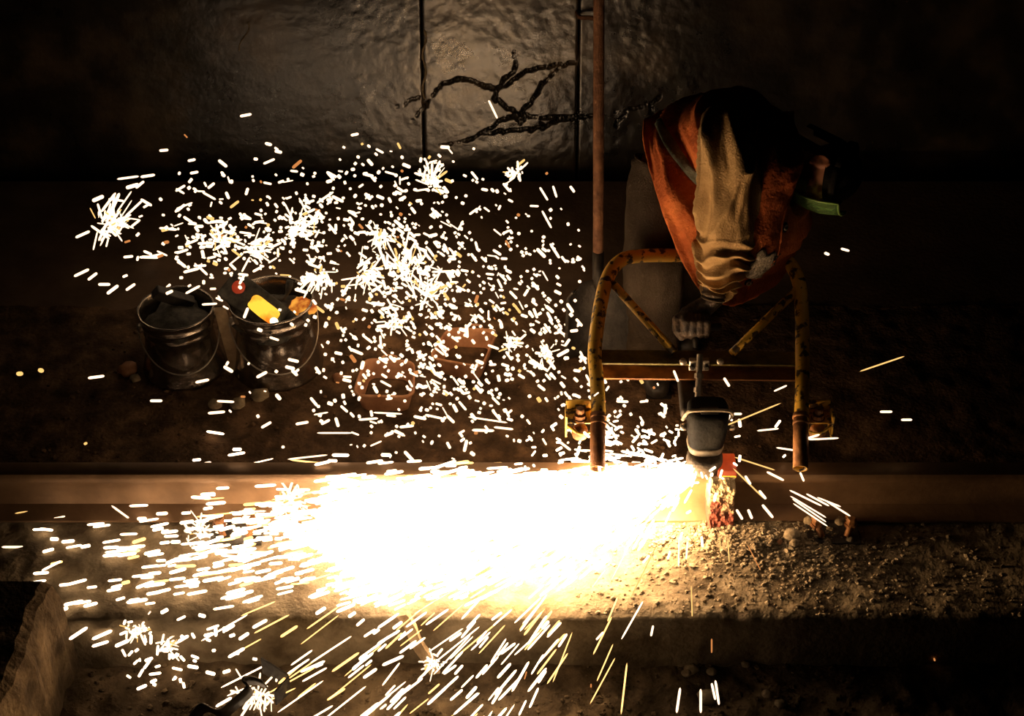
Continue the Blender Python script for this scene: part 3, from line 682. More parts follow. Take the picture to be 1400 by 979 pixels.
sp = [W(992, 152, 0.60), W(994, 190, 0.53), W(998, 250, 0.47), W(997, 312, 0.425), W(987, 355, 0.40), W(980, 392, 0.385), wrp]
SL = MB().loft(sleeve(sp, ([0, 0.1, 0.3, 0.48, 0.62, 0.78, 0.9, 1.0], [0.068, 0.088, 0.094, 0.094, 0.082, 0.062, 0.048, 0.040]), 2.0)).build('sleeve', M['canvas'], PERSON, solidify=0.003)
# knit cuff showing under the sleeve
cp = smooth_path([W(982, 386, 0.39), wrp, wr_r + Vector((0, -0.002, 0.004))], 10)
MB().tube(cp, [0.036 + 0.004 * math.sin(i * 1.5) for i in range(len(cp))], 28, False).build('cuff', M['knit'], PERSON, solidify=0.003)
# shoulder seam piping and grey gusset behind the arm
MB().loft([[jacket_pt(0.335 + 0.012 * math.sin(t * 3) + (k - 1.5) * 0.011 + 0.10 * t, 0.55 + t * 1.25, 0.007) for k in range(4)] for t in [i / 30 for i in range(31)]], False).build('grey_gusset', M['grey_canvas'], JK, solidify=0.003)
MB().loft(sleeve([sh_l + Vector((0, 0, 0.02)), sh_l.lerp(el_l, 0.5), el_l, el_l.lerp(wr_l, 0.5), wr_l + Vector((0, 0.01, 0.02))], ([0, 0.5, 0.75, 1.0], [0.09, 0.088, 0.07, 0.045]), 6.0, 64, 24)).build('sleeve', M['canvas'], PERSON, solidify=0.003)
# gloves
g = MB(); add_hand(g, GRIP, wr_r, 0.005); remeshed('glove', g, M['glove'], PERSON, 0.0035, 2)
g = MB(); add_hand(g, hb, wr_l, 0.0035, -1); remeshed('glove', g, M['glove'], PERSON, 0.0035, 2)
# cap: shell over the crown with a short brim, and a dark hood flap over the neck
cap = MB(); rings = []
for i in range(14):
    t = i / 13; el = 0.10 + t * (math.pi / 2 - 0.10)
    rings.append([hd(0, -0.014, 0.022) + HR @ Vector((0.084 * math.cos(el) * math.cos(a) * (1 + 0.02 * math.sin(3 * a)), 0.106 * math.cos(el) * math.sin(a), 0.104 * math.sin(el) + 0.012 * (1 - math.sin(a)) * -1.0 * (1 - t))) for a in [2 * math.pi * j / 40 for j in range(40)]])
CAPO = cap.loft(rings, True, False, True).build('cap', M['cap'], PERSON, solidify=0.003)
fl = []
for i in range(12):
    t = i / 11
    fl.append([hd(0.090 * math.cos(a), -0.012 + 0.108 * math.sin(a) - 0.02 * t, 0.02 - 0.115 * t) for a in [math.pi + 0.95 + (math.pi - 1.9) * j / 24 for j in range(25)]])
MB().loft(fl, False).build('neck_flap', M['cap'], CAPO, solidify=0.003)
# visor: curved green shield in front of the face, with rim and head band
VC = Vector((0, -0.005, 0)); vr = 0.112; vis = []
def vp(th, z, r=vr): return hd(r * math.sin(th) * 0.88, -0.002 + r * 1.06 * math.cos(th), z)
for i in range(9):
    z = -0.074 + 0.172 * i / 8
    vis.append([vp(-0.62 + 1.24 * j / 28, z, vr + 0.014 * math.sin(i / 8 * math.pi)) for j in range(29)])
VS = MB().loft(vis, False).build('visor', M['visor'], PERSON, solidify=0.003)
rim = [vis[i][28] for i in range(9)] + [vis[8][j] for j in range(27, -1, -1)] + [vis[i][0] for i in range(7, -1, -1)] + [vis[0][j] for j in range(1, 29)]
MB().tube(rim, 0.0042, 8, False).build('visor_rim', M['green'], VS)
side = []
for i in range(6): side.append([vp(0.62 + 0.08 * i, -0.070 + 0.05 * j / 6, vr - 0.004 * i) for j in range(7)])
MB().loft(side, False).build('side_shield', M['green'], VS, solidify=0.004)
band = [hd(0.090 * math.cos(a), -0.012 + 0.110 * math.sin(a), 0.062) for a in [2 * math.pi * j / 40 for j in range(41)]]
MB().loft([[p + fC * dz for p in band] for dz in (-0.010, 0.010)], False).build('head_band', M['cap'], VS, solidify=0.003)

# ================================================================== BUCKETS
def bucket(c, s, label, mat):
    R = empty('bucket', c, label, 'bucket', 'steel slag buckets')
    prof = [(0.0, 0.006), (0.150, 0.006), (0.166, 0.0), (0.168, 0.006), (0.166, 0.012), (0.160, 0.03), (0.150, 0.09), (0.141, 0.16), (0.137, 0.20), (0.141, 0.205), (0.143, 0.211), (0.139, 0.218), (0.140, 0.240), (0.146, 0.246), (0.146, 0.254), (0.142, 0.260), (0.146, 0.285), (0.152, 0.290), (0.153, 0.297), (0.148, 0.300), (0.143, 0.295), (0.138, 0.25), (0.130, 0.17), (0.0, 0.165)]
    mb = MB(); n = 64; rings = []
    for r, z in prof:
        rings.append([Vector(c) + Vector(((r + (0.0035 * fbm(math.cos(a) * 2.5, math.sin(a) * 2.5, z * 9) if r > 0.05 else 0)) * math.cos(a), (r + (0.0035 * fbm(math.cos(a) * 2.5, math.sin(a) * 2.5, z * 9) if r > 0.05 else 0)) * math.sin(a), z)) * s for a in [2 * math.pi * j / n for j in range(n)]])
    body = mb.loft(rings).build('body', mat, R)
    for a in (0.35, math.pi + 0.35):
        e = Vector(c) + Vector((0.146 * math.cos(a), 0.146 * math.sin(a), 0.235)) * s
        MB().lathe(e, [(0, 0.016), (0.014, 0.014), (0.018, 0.006), (0.018, -0.006), (0, -0.006)], 14, (math.cos(a), math.sin(a), 0)).build('handle_lug', M['steel'], R)
    bail = []
    for i in range(25):
        t = math.pi * i / 24; a = math.pi + 0.35 + t   # hangs down the front
        bail.append(Vector(c) + Vector((0.162 * math.cos(a) * 1.0, 0.162 * math.sin(a) - 0.012 * math.sin(t), 0.235 - 0.15 * math.sin(t) ** 0.8)) * s)
    MB().tube(bail, 0.0026, 8).build('bail_handle', M['steel'], R)
    return R
bc1 = atz(380, 498, -0.012); bc2 = atz(252, 500, -0.012)
B1 = bucket(bc1, 1.0, 'steel bucket holding yellow-glowing slag', M['bucket'])
B2 = bucket(bc2, 0.90, 'dark steel bucket left of the glowing one', M['bucket'])
def lump(c, r, seed, name, mat, parent=None, sq_=(1, 1, 0.8), label=None, cat_=None, group=None, sub=3, rot=None):
    bm = bmesh.new(); bmesh.ops.create_icosphere(bm, subdivisions=sub, radius=1.0)
    V = []; F = [[v.index for v in f.verts] for f in bm.faces]
    for v in bm.verts:
        p = v.co; d_ = 1 + 0.35 * noise.noise(p * 1.3 + Vector((seed * 3.1, seed, 0))) + 0.18 * noise.noise(p * 3.1 + Vector((seed, 0, seed * 2)))
        q_ = Vector((p.x * sq_[0], p.y * sq_[1], p.z * sq_[2])) * (r * d_)
        V.append(Vector(c) + (rot @ q_ if rot else q_))
    bm.free()
    o = mesh(name, V, F, mat, parent, **({} if parent else {'origin': Vector(c) - Vector((0, 0, r * sq_[2] * 0.8))}))
    return tag(o, label, cat_, group)
# slag cake and lumps in the glowing bucket
top = bc1.z + 0.262
lump(bc1 + Vector((0, 0, 0.215)), 0.128, 1, 'slag_bed', M['coal'], None, (1, 1, 0.38), 'dark crusted slag bed filling the glowing bucket', 'slag')
lump(Vector((at(411, 398, bc1.y).x, bc1.y + 0.0, top)), 0.046, 4, 'slag_lump', M['hot_orange'], None, (1.1, 1.2, 0.7), 'orange-glowing slag lump at the right of the bucket', 'slag lump')
lump(Vector((at(398, 417, bc1.y).x, bc1.y - 0.075, top + 0.005)), 0.028, 7, 'slag_lump', M['coal'], None, (1.1, 1, 0.9), 'dark slag lump at the front rim of the glowing bucket', 'slag lump')
lump(Vector((at(418, 416, bc1.y).x, bc1.y - 0.06, top + 0.005)), 0.018, 9, 'slag_lump', M['coal'], None, (1.1, 1, 0.9), 'small dark slag lump beside the orange one', 'slag lump')
cs = smooth_path([Vector((at(371, 388, bc1.y).x, bc1.y + 0.06, top)), Vector((at(380, 388, bc1.y).x, bc1.y + 0.04, top + 0.006)), Vector((at(388, 378, bc1.y).x, bc1.y + 0.05, top + 0.03)), Vector((at(390, 362, bc1.y).x, bc1.y + 0.07, top + 0.07))], 6)
o = MB().tube(cs, [0.010 + 0.004 * math.sin(i * 0.5) for i in range(len(cs))], 10).build('curved_offcut', M['coal'], origin=cs[0]); tag(o, 'curved dark metal piece sticking out of the glowing slag', 'scrap')
lump(Vector((at(362, 385, bc1.y).x, bc1.y + 0.03, top + 0.004)), 0.022, 12, 'slag_lump', M['hot_orange'], None, (1.6, 0.6, 0.5), 'small orange ember between the brick and the curved piece', 'slag lump')
# glowing brick leaning out of the bucket
ax = Vector((0.70, -0.40, -0.36)).normalized(); nn = Vector((-0.12, -0.62, 0.78)); nn = (nn - ax * nn.dot(ax)).normalized(); ww = nn.cross(ax)
RBk = Matrix((ax, ww, nn)).transposed(); kc = Vector((at(346, 399, bc1.y - 0.05).x, bc1.y - 0.045, bc1.z + 0.315))
BK = MB().box(kc, (0.25, 0.115, 0.05), RBk).build('hot_block', M['coal'], origin=kc, smooth=False, bevel=0.006); tag(BK, 'dark refractory block with glowing yellow face leaning in the bucket', 'block')
def face_patch(name, c, sx, sy, mat, rnd, n=36):
    V = [kc + RBk @ Vector((c[0], c[1], 0.0285 + c[2]))]; F = []
    for j in range(n):
        a = 2 * math.pi * j / n; ca, sa = math.cos(a), math.sin(a); k_ = (abs(ca) ** rnd + abs(sa) ** rnd) ** (-1 / rnd) * (1 + 0.05 * noise.noise(Vector((ca * 2, sa * 2, c[0] * 30))))
        V.append(kc + RBk @ Vector((c[0] + sx * ca * k_, c[1] + sy * sa * k_, 0.0265 + c[2])))
    for j in range(n): F.append((0, 1 + j, 1 + (j + 1) % n))
    for j in range(n): V.append(V[1 + j] - nn * 0.006)
    for j in range(n): F.append((1 + j, 1 + n + j, 1 + n + (j + 1) % n, 1 + (j + 1) % n))
    mesh(name, V, F, mat, BK)
face_patch('glowing_face', (0.048, 0.0, 0), 0.060, 0.030, M['hot_yellow'], 4.5)
face_patch('glowing_edge', (0.048, 0.0, -0.003), 0.072, 0.039, M['hot_orange'], 4.0)
face_patch('glowing_spot', (-0.075, 0.008, 0), 0.024, 0.024, M['hot_red'], 2.0)
wd_ = kc + RBk @ Vector((0.105, -0.012, 0.03)); MB().ball(wd_, (0.016, 0.014, 0.006), 8, RBk).build('white_hot_drop', M['hot_white'], BK)
# crust and dark block in the left bucket
lump(bc2 + Vector((0, 0, 0.205)), 0.118, 21, 'slag_bed', M['coal'], None, (1, 1, 0.42), 'cold black slag filling the dark left bucket', 'slag')
RB2 = Matrix.Rotation(0.7, 3, 'Y') @ Matrix.Rotation(0.4, 3, 'Z'); p = bc2 + Vector((-0.01, 0.03, 0.29))
o = MB().box(p, (0.16, 0.035, 0.045), RB2).build('iron_bar', M['dark_steel'], origin=p, smooth=False, bevel=0.004); tag(o, 'short dark bar poking out of the left bucket', 'bar')
# board standing between the buckets
p = atz(318, 505, 0.0); o = MB().box(p + Vector((0, 0.0, 0.14)), (0.045, 0.02, 0.28), Matrix.Rotation(-0.12, 3, 'Y')).build('board', M['wood'], origin=p, smooth=False, bevel=0.003); tag(o, 'narrow wooden board standing between the two buckets', 'board')

# ================================================================== SLAG TRAYS
def tray(corners, h, label):
    # corners: rim pixels TL, TR, BR, BL at rim height
    P = [atz(x, y, h - 0.012) for x, y in corners]; c = sum(P, Vector()) / 4
    def rr(scale, z, rnd=0.22, n=10):
        out = []
        for k in range(4):
            a, b, d_ = P[(k - 1) % 4], P[k], P[(k + 1) % 4]
            for i in range(n):
                t = i / (n - 1); q1 = b.lerp(a, rnd * (1 - t)); q2 = b.lerp(d_, rnd * t); q = q1.lerp(q2, t)
                p = c + (q - c) * scale; p.z = z; out.append(p)
        return out
    z0 = -0.012
    R = empty('slag_tray', (c.x, c.y, z0), label, 'tray', 'cast slag trays')
    MB().loft([rr(0.72, z0 + 0.0), rr(0.78, z0 + 0.004), rr(0.94, z0 + h - 0.010), rr(1.0, z0 + h - 0.006), rr(1.0, z0 + h), rr(0.97, z0 + h + 0.003), rr(0.92, z0 + h), rr(0.88, z0 + h - 0.010), rr(0.74, z0 + 0.014), rr(0.66, z0 + 0.008)], True, True, True).build('pan', M['tray'], R)
    MB().loft([rr(0.60, z0 + 0.022), rr(0.745, z0 + 0.020), rr(0.75, z0 + 0.014)], True, True, False).build('pan_shade', M['dirt'], R)  # dark bed added: the shade of the pan floor is put into its colour
    hp_ = [c + (P[0].lerp(P[1], 0.35) - c) * 1.02, c + (P[0].lerp(P[1], 0.42) - c) * 1.2, c + (P[0].lerp(P[1], 0.58) - c) * 1.2, c + (P[0].lerp(P[1], 0.65) - c) * 1.02]
    MB().tube(smooth_path([Vector((q.x, q.y, z0 + h - 0.004)) for q in hp_], 5), 0.006, 8).build('lug', M['tray'], R)
tray([(612, 447), (683, 450), (660, 503), (585, 489)], 0.09, 'rusty slag tray nearer the grinder')
tray([(497, 489), (568, 493), (567, 543), (480, 541)], 0.09, 'rusty slag tray nearer the buckets')

# ================================================================== STAKE, BENT METAL, STONES, GRAVEL
p0 = at(549, 838, -0.50); p1 = at(594, 918, -0.60); ax_ = (p1 - p0).normalized(); rings = []
for i in range(24):
    t = i / 23; c = p0.lerp(p1, t) + Vector((0.004 * math.sin(t * 9), 0, 0)); rings.append([c + Vector((sx * (0.016 + 0.003 * fbm(t * 9, sx)), 0.012 * sy, 0.012 * sx * 0.3)) for sx, sy in ((-1, -1), (1, -1), (1, 1), (-1, 1))])
o = MB().loft(rings, True, True, True).build('wooden_stake', M['wood'], origin=p1, smooth=False); tag(o, 'rough wooden stake leaning against the slab edge below the spray', 'stake')
def ribbon(name, px, z0, width, label, mat):
    P = smooth_path([at(x, y, Y) for x, y, Y in px], 8); rings = []
    for i, p in enumerate(P): rings.append([p, p + Vector((0.01, 0.02, -width))])
    base = min(P, key=lambda v: v.z)
    o = MB().loft(rings, False).build(name, mat, origin=base, solidify=0.005); return tag(o, label, 'scrap metal')
ribbon('bent_strip', [(254, 985, -0.80), (268, 966, -0.80), (278, 962, -0.80), (290, 968, -0.79), (302, 969, -0.78), (318, 956, -0.75), (334, 942, -0.72), (337, 934, -0.71), (331, 930, -0.70), (334, 925, -0.69), (344, 925, -0.68), (358, 930, -0.68)], -0.2, 0.06, 'wavy bent steel strip lying at the bottom left', M['dark_steel'])
q0, q1, q2 = at(357, 899, -0.60), at(393, 922, -0.64), at(375, 946, -0.70)
mb = MB(); mb.loft([[q0, q0 + Vector((0, 0, -0.07))], [q1, q1 + Vector((0, 0, -0.07))], [q1 + Vector((0.004, -0.01, -0.0)), q1 + Vector((0.004, -0.01, -0.07))], [q2, q2 + Vector((0, 0, -0.06))]], False)
o = mb.build('angle_offcut', M['dark_steel'], origin=q1 + Vector((0, 0, -0.07)), smooth=False, solidify=0.006); tag(o, 'short steel angle offcut beside the wavy strip', 'scrap metal')

stones = [(1082, 735, 0.026, 'pale broken stone at the right foot of the sand heap'), (1086, 746, 0.016, 'small pale stone just below the larger one by the sand heap'), (1150, 713, 0.020, 'rounded stone on the right bolt of the fastening plate'), (1108, 712, 0.020, 'rounded stone on the left of the fastening plate'),
          (1162, 738, 0.013, 'lone pale pebble right of the sand heap'), (1065, 742, 0.014, 'reddish chip in the sand heap'), (175, 505, 0.034, 'pale rough stone left of the dark bucket'), (185, 517, 0.018, 'small pale stone in front of the rough one left of the buckets'),
          (294, 553, 0.024, 'grey stone in front of the gap between the buckets'), (325, 552, 0.026, 'crumbling stone in front of the glowing bucket'), (332, 515, 0.020, 'pale stone chip between the two buckets'), (355, 540, 0.030, 'low heap of pale rubble at the foot of the glowing bucket'), (326, 482, 0.018, 'reddish brick chip between the two buckets'), (463, 516, 0.022, 'dark square chip left of the trays')]
for i, (x, y, r, lab) in enumerate(stones):
    c = atz(x, y, r * 0.35 + (-0.01 if y < 600 else 0.012)); 
    if y > 700 and x < 1100 and x > 1070: c.z += 0.01
    lump(c, r, 30 + i, 'stone', M['stone'] if 'red' not in lab and 'dark' not in lab else M['tray'], None, (1.1, 1, 0.8), lab, 'stone', 'loose stones', 2)
low = [(945, 915, 0.020, 'pale stone on the lower ground, left of its pair'), (938, 920, 0.014, 'small stone touching the pale one on the lower ground'), (973, 918, 0.015, 'stone on the lower ground below the watered-down light, middle'), (1020, 908, 0.014, 'rightmost small stone along the lower ground ridge'),
       (1049, 949, 0.016, 'flat pale chip at the bottom right of the soil'), (968, 952, 0.030, 'broad pale stone at the bottom of the soil'), (1067, 962, 0.016, 'dim stone at the lower right end of the soil')]
low[2] = (973, 918, 0.015, 'stone on the lower ground between two others, under the slab face')
for i, (x, y, r, lab) in enumerate(low):
    c = atz(x, y, -0.205); lump(c, r, 60 + i, 'stone', M['stone'], None, (1.2, 1, 0.7), lab, 'stone', 'loose stones', 2)

ICO_V = None
def gravel(name, pts, mat, label, cat_):
    bm = bmesh.new(); bmesh.ops.create_icosphere(bm, subdivisions=1, radius=1.0)
    iv = np.array([v.co[:] for v in bm.verts]); fi = [[v.index for v in f.verts] for f in bm.faces]; bm.free()
    fi = np.array(fi); V = []; F = []
    for k, (x, y, z, r) in enumerate(pts):
        q = iv * (1 + 0.35 * RNG.standard_normal((len(iv), 1)).clip(-1, 1)) * (r * np.array([1.2, 1.0, 0.75]) * (0.8 + 0.4 * RNG.random(3)))
        V.append(q + np.array([x, y, z])); F.append(fi + k * len(iv))
    V = np.concatenate(V); F = np.concatenate(F)
    o = mesh(name, V, F, mat, origin=(float(V[:, 0].mean()), float(V[:, 1].mean()), float(V[:, 2].min())), smooth=False)
    return tag(o, label, cat_, None, 'stuff')
pts = []
for _ in range(4600):
    x = random.gauss(0.84, 0.15); y = random.gauss(-0.19, 0.09)
    q_ = random.random()
    if q_ < 0.32: x = random.uniform(0.2, 1.6); y = random.uniform(-0.48, -0.06)
    elif q_ < 0.45: x = random.uniform(0.40, 0.66); y = random.gauss(-0.14, 0.05)
    if not -0.485 < y < -0.075: continue
    r = 0.0016 + 0.0065 * random.random() ** 4
    pts.append((x, y, slab_z(x, y) + r * 0.35, r))
gravel('slab_gravel', pts, M['stone'], 'fine pale gravel and sand strewn round the weld', 'gravel')
pts = []
for _ in range(1500):
    x = random.uniform(-1.6, 1.2); y = random.uniform(-0.95, -0.5); r = 0.0025 + 0.009 * random.random() ** 4
    z = -0.215 + 0.03 * fbm(x * 3, y * 3, 7) + 0.014 * fbm(x * 14, y * 14, 3) + 0.03 * math.exp(-((x + 0.2) / 0.3) ** 2 - ((y + 0.68) / 0.08) ** 2)
    pts.append((x, y, z + r * 0.3, r))
gravel('soil_gravel', pts, M['ground'], 'small clods and pebbles over the lower soil', 'gravel')
pts = []
for _ in range(900):
    x = random.uniform(-1.7, 1.0); y = random.uniform(0.12, 1.1); r = 0.002 + 0.007 * random.random() ** 4
    pts.append((x, y, dirt_z(x, y) + r * 0.3, r))
gravel('dirt_gravel', pts, M['dirt'], 'dark grit scattered over the dirt strip', 'gravel')

# ================================================================== SPARKS
SRC = Vector((0.60, -0.03, 0.20))
unit = [(-0.5, 0, 0)] + [(-0.5 + q, c * r, s_ * r) for q, r in ((0.06, 0.40), (0.16, 0.5), (0.84, 0.5), (0.94, 0.40)) for c, s_ in ((1, 0), (0.5, 0.87), (-0.5, 0.87), (-1, 0), (-0.5, -0.87), (0.5, -0.87))] + [(0.5, 0, 0)]
UV_ = np.array(unit); UF = [(0, 1 + (j + 1) % 6, 1 + j) for j in range(6)]
for k in range(3):
    for j in range(6): a = 1 + k * 6 + j; b = 1 + k * 6 + (j + 1) % 6; UF.append((a, b, b + 6, a + 6))
UF += [(25, 19 + j, 19 + (j + 1) % 6) for j in range(6)]
def streak_object(name, data, label, cat_, mats=None):
    """data: list of (pos, dir, length, width, material index)"""
    V = []; F = []; mi = []
    for k, (p, d, L, Wd, m_) in enumerate(data):
        d = np.array(d); d = d / np.linalg.norm(d); a = np.cross(d, (0.31, 0.2, 0.93)); a /= np.linalg.norm(a); b = np.cross(d, a)
        V.append(np.array(p) + UV_[:, :1] * L * d + UV_[:, 1:2] * Wd * a + UV_[:, 2:3] * Wd * b)
        off = k * 26; F += [[i + off for i in f] for f in UF]; mi += [m_] * len(UF)
    V = np.concatenate(V)
    o = mesh(name, V, F, mats or SPARK, origin=tuple(V.mean(0)), smooth=False, midx=mi)
    return tag(o, label, cat_, None, 'stuff')
unit_me = []
for k in range(3):
    me = bpy.data.meshes.new('spark_streak'); me.from_pydata(UV_.tolist(), [], [list(f) for f in UF]); me.materials.append(SPARK[k]); unit_me.append(me)
N_SPARK = [0]
def spark(p, q, wd, label, group, m_=0):
    p = Vector(p); q = Vector(q); o = bpy.data.objects.new('spark', unit_me[m_]); COL.objects.link(o)
    o.location = (p + q) / 2; dv = q - p; o.rotation_mode = 'QUATERNION'; o.rotation_quaternion = Vector((1, 0, 0)).rotation_difference(dv.normalized())
    o.scale = (max(dv.length, wd), wd, wd); N_SPARK[0] += 1
    return tag(o, label, 'spark', group)

# --- single sparks far out from the spray, each flying on its own
lone = [  # x1,y1,x2,y2,width px, Y, material
 (20, 702, 75, 694, 2.5, -0.05, 1), (55, 721, 142, 704, 3, -0.05, 1), (88, 744, 160, 735, 3, -0.08, 1), (152, 691, 192, 720, 3.5, -0.08, 0), (2, 748, 40, 748, 4, -0.2, 0), (16, 754, 56, 754, 4, -0.2, 0), (0, 769, 28, 769, 4, -0.2, 0), (0, 784, 28, 783, 4, -0.2, 0), (55, 777, 68, 776, 5, -0.15, 0), (57, 792, 73, 788, 5, -0.15, 0), (98, 793, 112, 779, 5, -0.15, 0), (117, 810, 127, 795, 4, -0.15, 0),
 (75, 912, 79, 911, 5, -0.3, 0), (20, 812, 24, 806, 6, -0.2, 0), (116, 607, 118, 606, 5, 0.1, 1), (97, 825, 102, 833, 5, -0.3, 0), (108, 840, 116, 848, 5, -0.3, 0), (24, 511, 30, 511, 8, 0.5, 1), (54, 506, 58, 507, 8, 0.5, 1),
 (328, 159, 344, 156, 5, 1.2, 0), (218, 206, 230, 205, 5, 1.1, 0), (257, 220, 267, 218, 5, 1.1, 0), (260, 237, 271, 235, 5, 1.1, 0), (252, 184, 256, 188, 3, 1.1, 2), (480, 185, 490, 183, 5, 1.1, 0), (668, 137, 680, 162, 4, 0.8, 0), (363, 196, 371, 198, 6, 1.2, 0), (376, 202, 380, 205, 5, 1.2, 0),
 (738, 256, 749, 274, 4, 0.5, 0), (756, 254, 761, 270, 4, 0.5, 0), (741, 288, 754, 312, 4, 0.5, 0), (752, 333, 765, 353, 5, 0.5, 0), (160, 245, 190, 241, 4, 1.0, 0), (192, 242, 212, 239, 5, 1.0, 0), (172, 257, 190, 252, 7, 1.0, 0), (126, 275, 142, 268, 7, 0.9, 0), (148, 272, 170, 275, 4, 0.9, 0), (103, 325, 123, 316, 5, 0.8, 0), (101, 378, 122, 368, 5, 0.7, 0), (120, 383, 133, 373, 5, 0.7, 0), (146, 402, 162, 390, 6, 0.7, 0), (172, 397, 185, 388, 5, 0.7, 0),
 (120, 517, 143, 514, 5, 0.4, 0), (205, 548, 222, 548, 5, 0.35, 0), (267, 523, 286, 519, 5, 0.35, 0), (284, 565, 308, 563, 5, 0.3, 0), (433, 592, 482, 592, 3, 0.2, 0), (393, 628, 448, 622, 3, 0.15, 0), (267, 637, 289, 632, 5, 0.05, 0), (506, 610, 522, 603, 3, 0.1, 0), (357, 585, 371, 577, 5, 0.2, 0), (404, 580, 422, 577, 5, 0.2, 0), (439, 580, 451, 574, 5, 0.2, 0), (490, 574, 517, 572, 4, 0.2, 0), (546, 584, 566, 582, 5, 0.2, 0), (581, 567, 608, 573, 4, 0.2, 0), (510, 564, 550, 566, 3, 0.2, 0), (640, 570, 694, 578, 3, 0.15, 0), (645, 588, 676, 589, 5, 0.15, 0), (675, 584, 702, 587, 4, 0.15, 0),
 (1175, 508, 1237, 487, 2.5, 0.15, 1), (1203, 563, 1220, 563, 4, 0.1, 0), (1232, 574, 1247, 574, 4, 0.1, 0), (985, 585, 1068, 551, 2.5, 0.0, 1), (1058, 535, 1076, 527, 3, 0.05, 0), (1128, 346, 1133, 348, 5, 0.4, 0), (1150, 340, 1161, 343, 4, 0.4, 0), (1035, 589, 1065, 586, 3, 0.0, 0), (1061, 612, 1102, 618, 3, 0.0, 0), (1093, 603, 1121, 594, 4, -0.05, 0), (1105, 601, 1147, 599, 3, -0.05, 0), (1004, 625, 1060, 643, 2.5, -0.05, 1), (1048, 645, 1072, 657, 4, -0.1, 0), (1002, 640, 1045, 682, 2.5, -0.1, 1), (1042, 690, 1057, 708, 5, -0.15, 0), (1019, 651, 1026, 662, 5, -0.15, 0), (1038, 671, 1047, 682, 5, -0.15, 0), (1007, 697, 1015, 710, 5, -0.2, 0), (1023, 697, 1028, 709, 5, -0.2, 0), (1094, 646, 1099, 658, 4, -0.15, 0),
 (1079, 670, 1124, 692, 3, -0.15, 0), (1080, 678, 1130, 708, 2.5, -0.2, 0), (1083, 682, 1130, 714, 2.5, -0.2, 0), (1084, 688, 1132, 720, 2.5, -0.2, 0), (1102, 675, 1134, 692, 3, -0.18, 0), (1117, 680, 1150, 693, 2.5, -0.18, 0), (1128, 684, 1163, 706, 3, -0.18, 0), (990, 517, 997, 528, 5, 0.0, 0), (992, 582, 998, 567, 4, 0.0, 0), (1003, 566, 1014, 566, 4, 0.0, 0),
 (930, 940, 925, 975, 4, -0.8, 0), (958, 942, 958, 975, 4, -0.8, 0), (973, 934, 978, 957, 4, -0.8, 0), (978, 930, 983, 964, 4, -0.8, 0), (973, 873, 973, 893, 2.5, -0.6, 2), (1277, 900, 1280, 910, 3, -0.5, 2), (1318, 927, 1323, 940, 4, -0.5, 0), (1341, 928, 1345, 941, 4, -0.5, 0), (717, 929, 720, 918, 2.5, -0.6, 2), (808, 935, 808, 945, 2.5, -0.6, 2),
 (1040, 780, 1022, 745, 1.6, -0.4, 2), (995, 735, 997, 770, 2, -0.35, 1), (984, 733, 985, 757, 2, -0.35, 1), (928, 735, 928, 775, 2.5, -0.35, 0), (940, 740, 938, 765, 3, -0.35, 0), (862, 818, 898, 745, 2, -0.42, 1), (945, 800, 947, 860, 2, -0.5, 1), (890, 870, 893, 855, 4, -0.55, 0), (815, 875, 825, 864, 4, -0.55, 0),
]
for x1, y1, x2, y2, wp, Y, m_ in lone:
    a = at(x1, y1, Y); b = at(x2, y2, Y + 0.03); s_ = wp * 0.78 / 409
    zones = [(0, 0, 100, 560, 'lone ember in the dark left of the buckets'), (0, 160, 300, 250, 'lone spark at the upper left above the big far-left burst'), (300, 130, 500, 215, 'lone spark in the dark high above the buckets'),
             (640, 120, 700, 180, 'single spark streak against the cracked wall'), (730, 240, 780, 360, 'steep spark streak just left of the shovel pole'), (90, 260, 190, 420, 'stray spark at the far left edge of the upper cloud'),
             (100, 500, 240, 560, 'flat spark streak low beside the dark bucket'), (240, 510, 460, 640, 'flat spark streak between the buckets and the rail'), (460, 555, 720, 620, 'long flat spark streak between the trays and the rail'), (100, 560, 130, 640, 'tiny ember in the dark above the left end of the rail'),
             (0, 680, 200, 725, 'long yellow spark streak at the far left end of the spray'), (0, 725, 60, 800, 'flat white spark streak at the left edge of the picture'), (60, 725, 200, 850, 'short spark just left of the dense spray'), (0, 800, 100, 930, 'lone ember in the dark below the far left end of the spray'),
             (1160, 470, 1250, 580, 'lone spark in the dark right of the grinder'), (1120, 330, 1165, 350, 'small spark in the dark below the visor'), (960, 500, 1080, 595, 'spark streak flying off to the right beside the motor'), (1055, 592, 1150, 662, 'spark streak at the right guide tube of the grinder'), (1000, 620, 1060, 715, 'spark streak right of the sand-crusted weld'),
             (1075, 665, 1165, 725, 'parallel spark streak in the fan over the right fastening plate'), (920, 925, 990, 979, 'upright spark streak over the lower soil at the bottom'), (1270, 890, 1350, 945, 'lone spark in the black lower right corner'), (700, 860, 980, 950, 'thin spark falling below the slab edge'), (850, 730, 1045, 870, 'thin spark streak over the gravel below the weld')]
    lab = next((z[4] for z in zones if z[0] <= x1 <= z[2] and z[1] <= y1 <= z[3]), 'stray spark apart from the spray'); grp = lab + 's'
    spark(a, b, s_, lab, grp, m_)

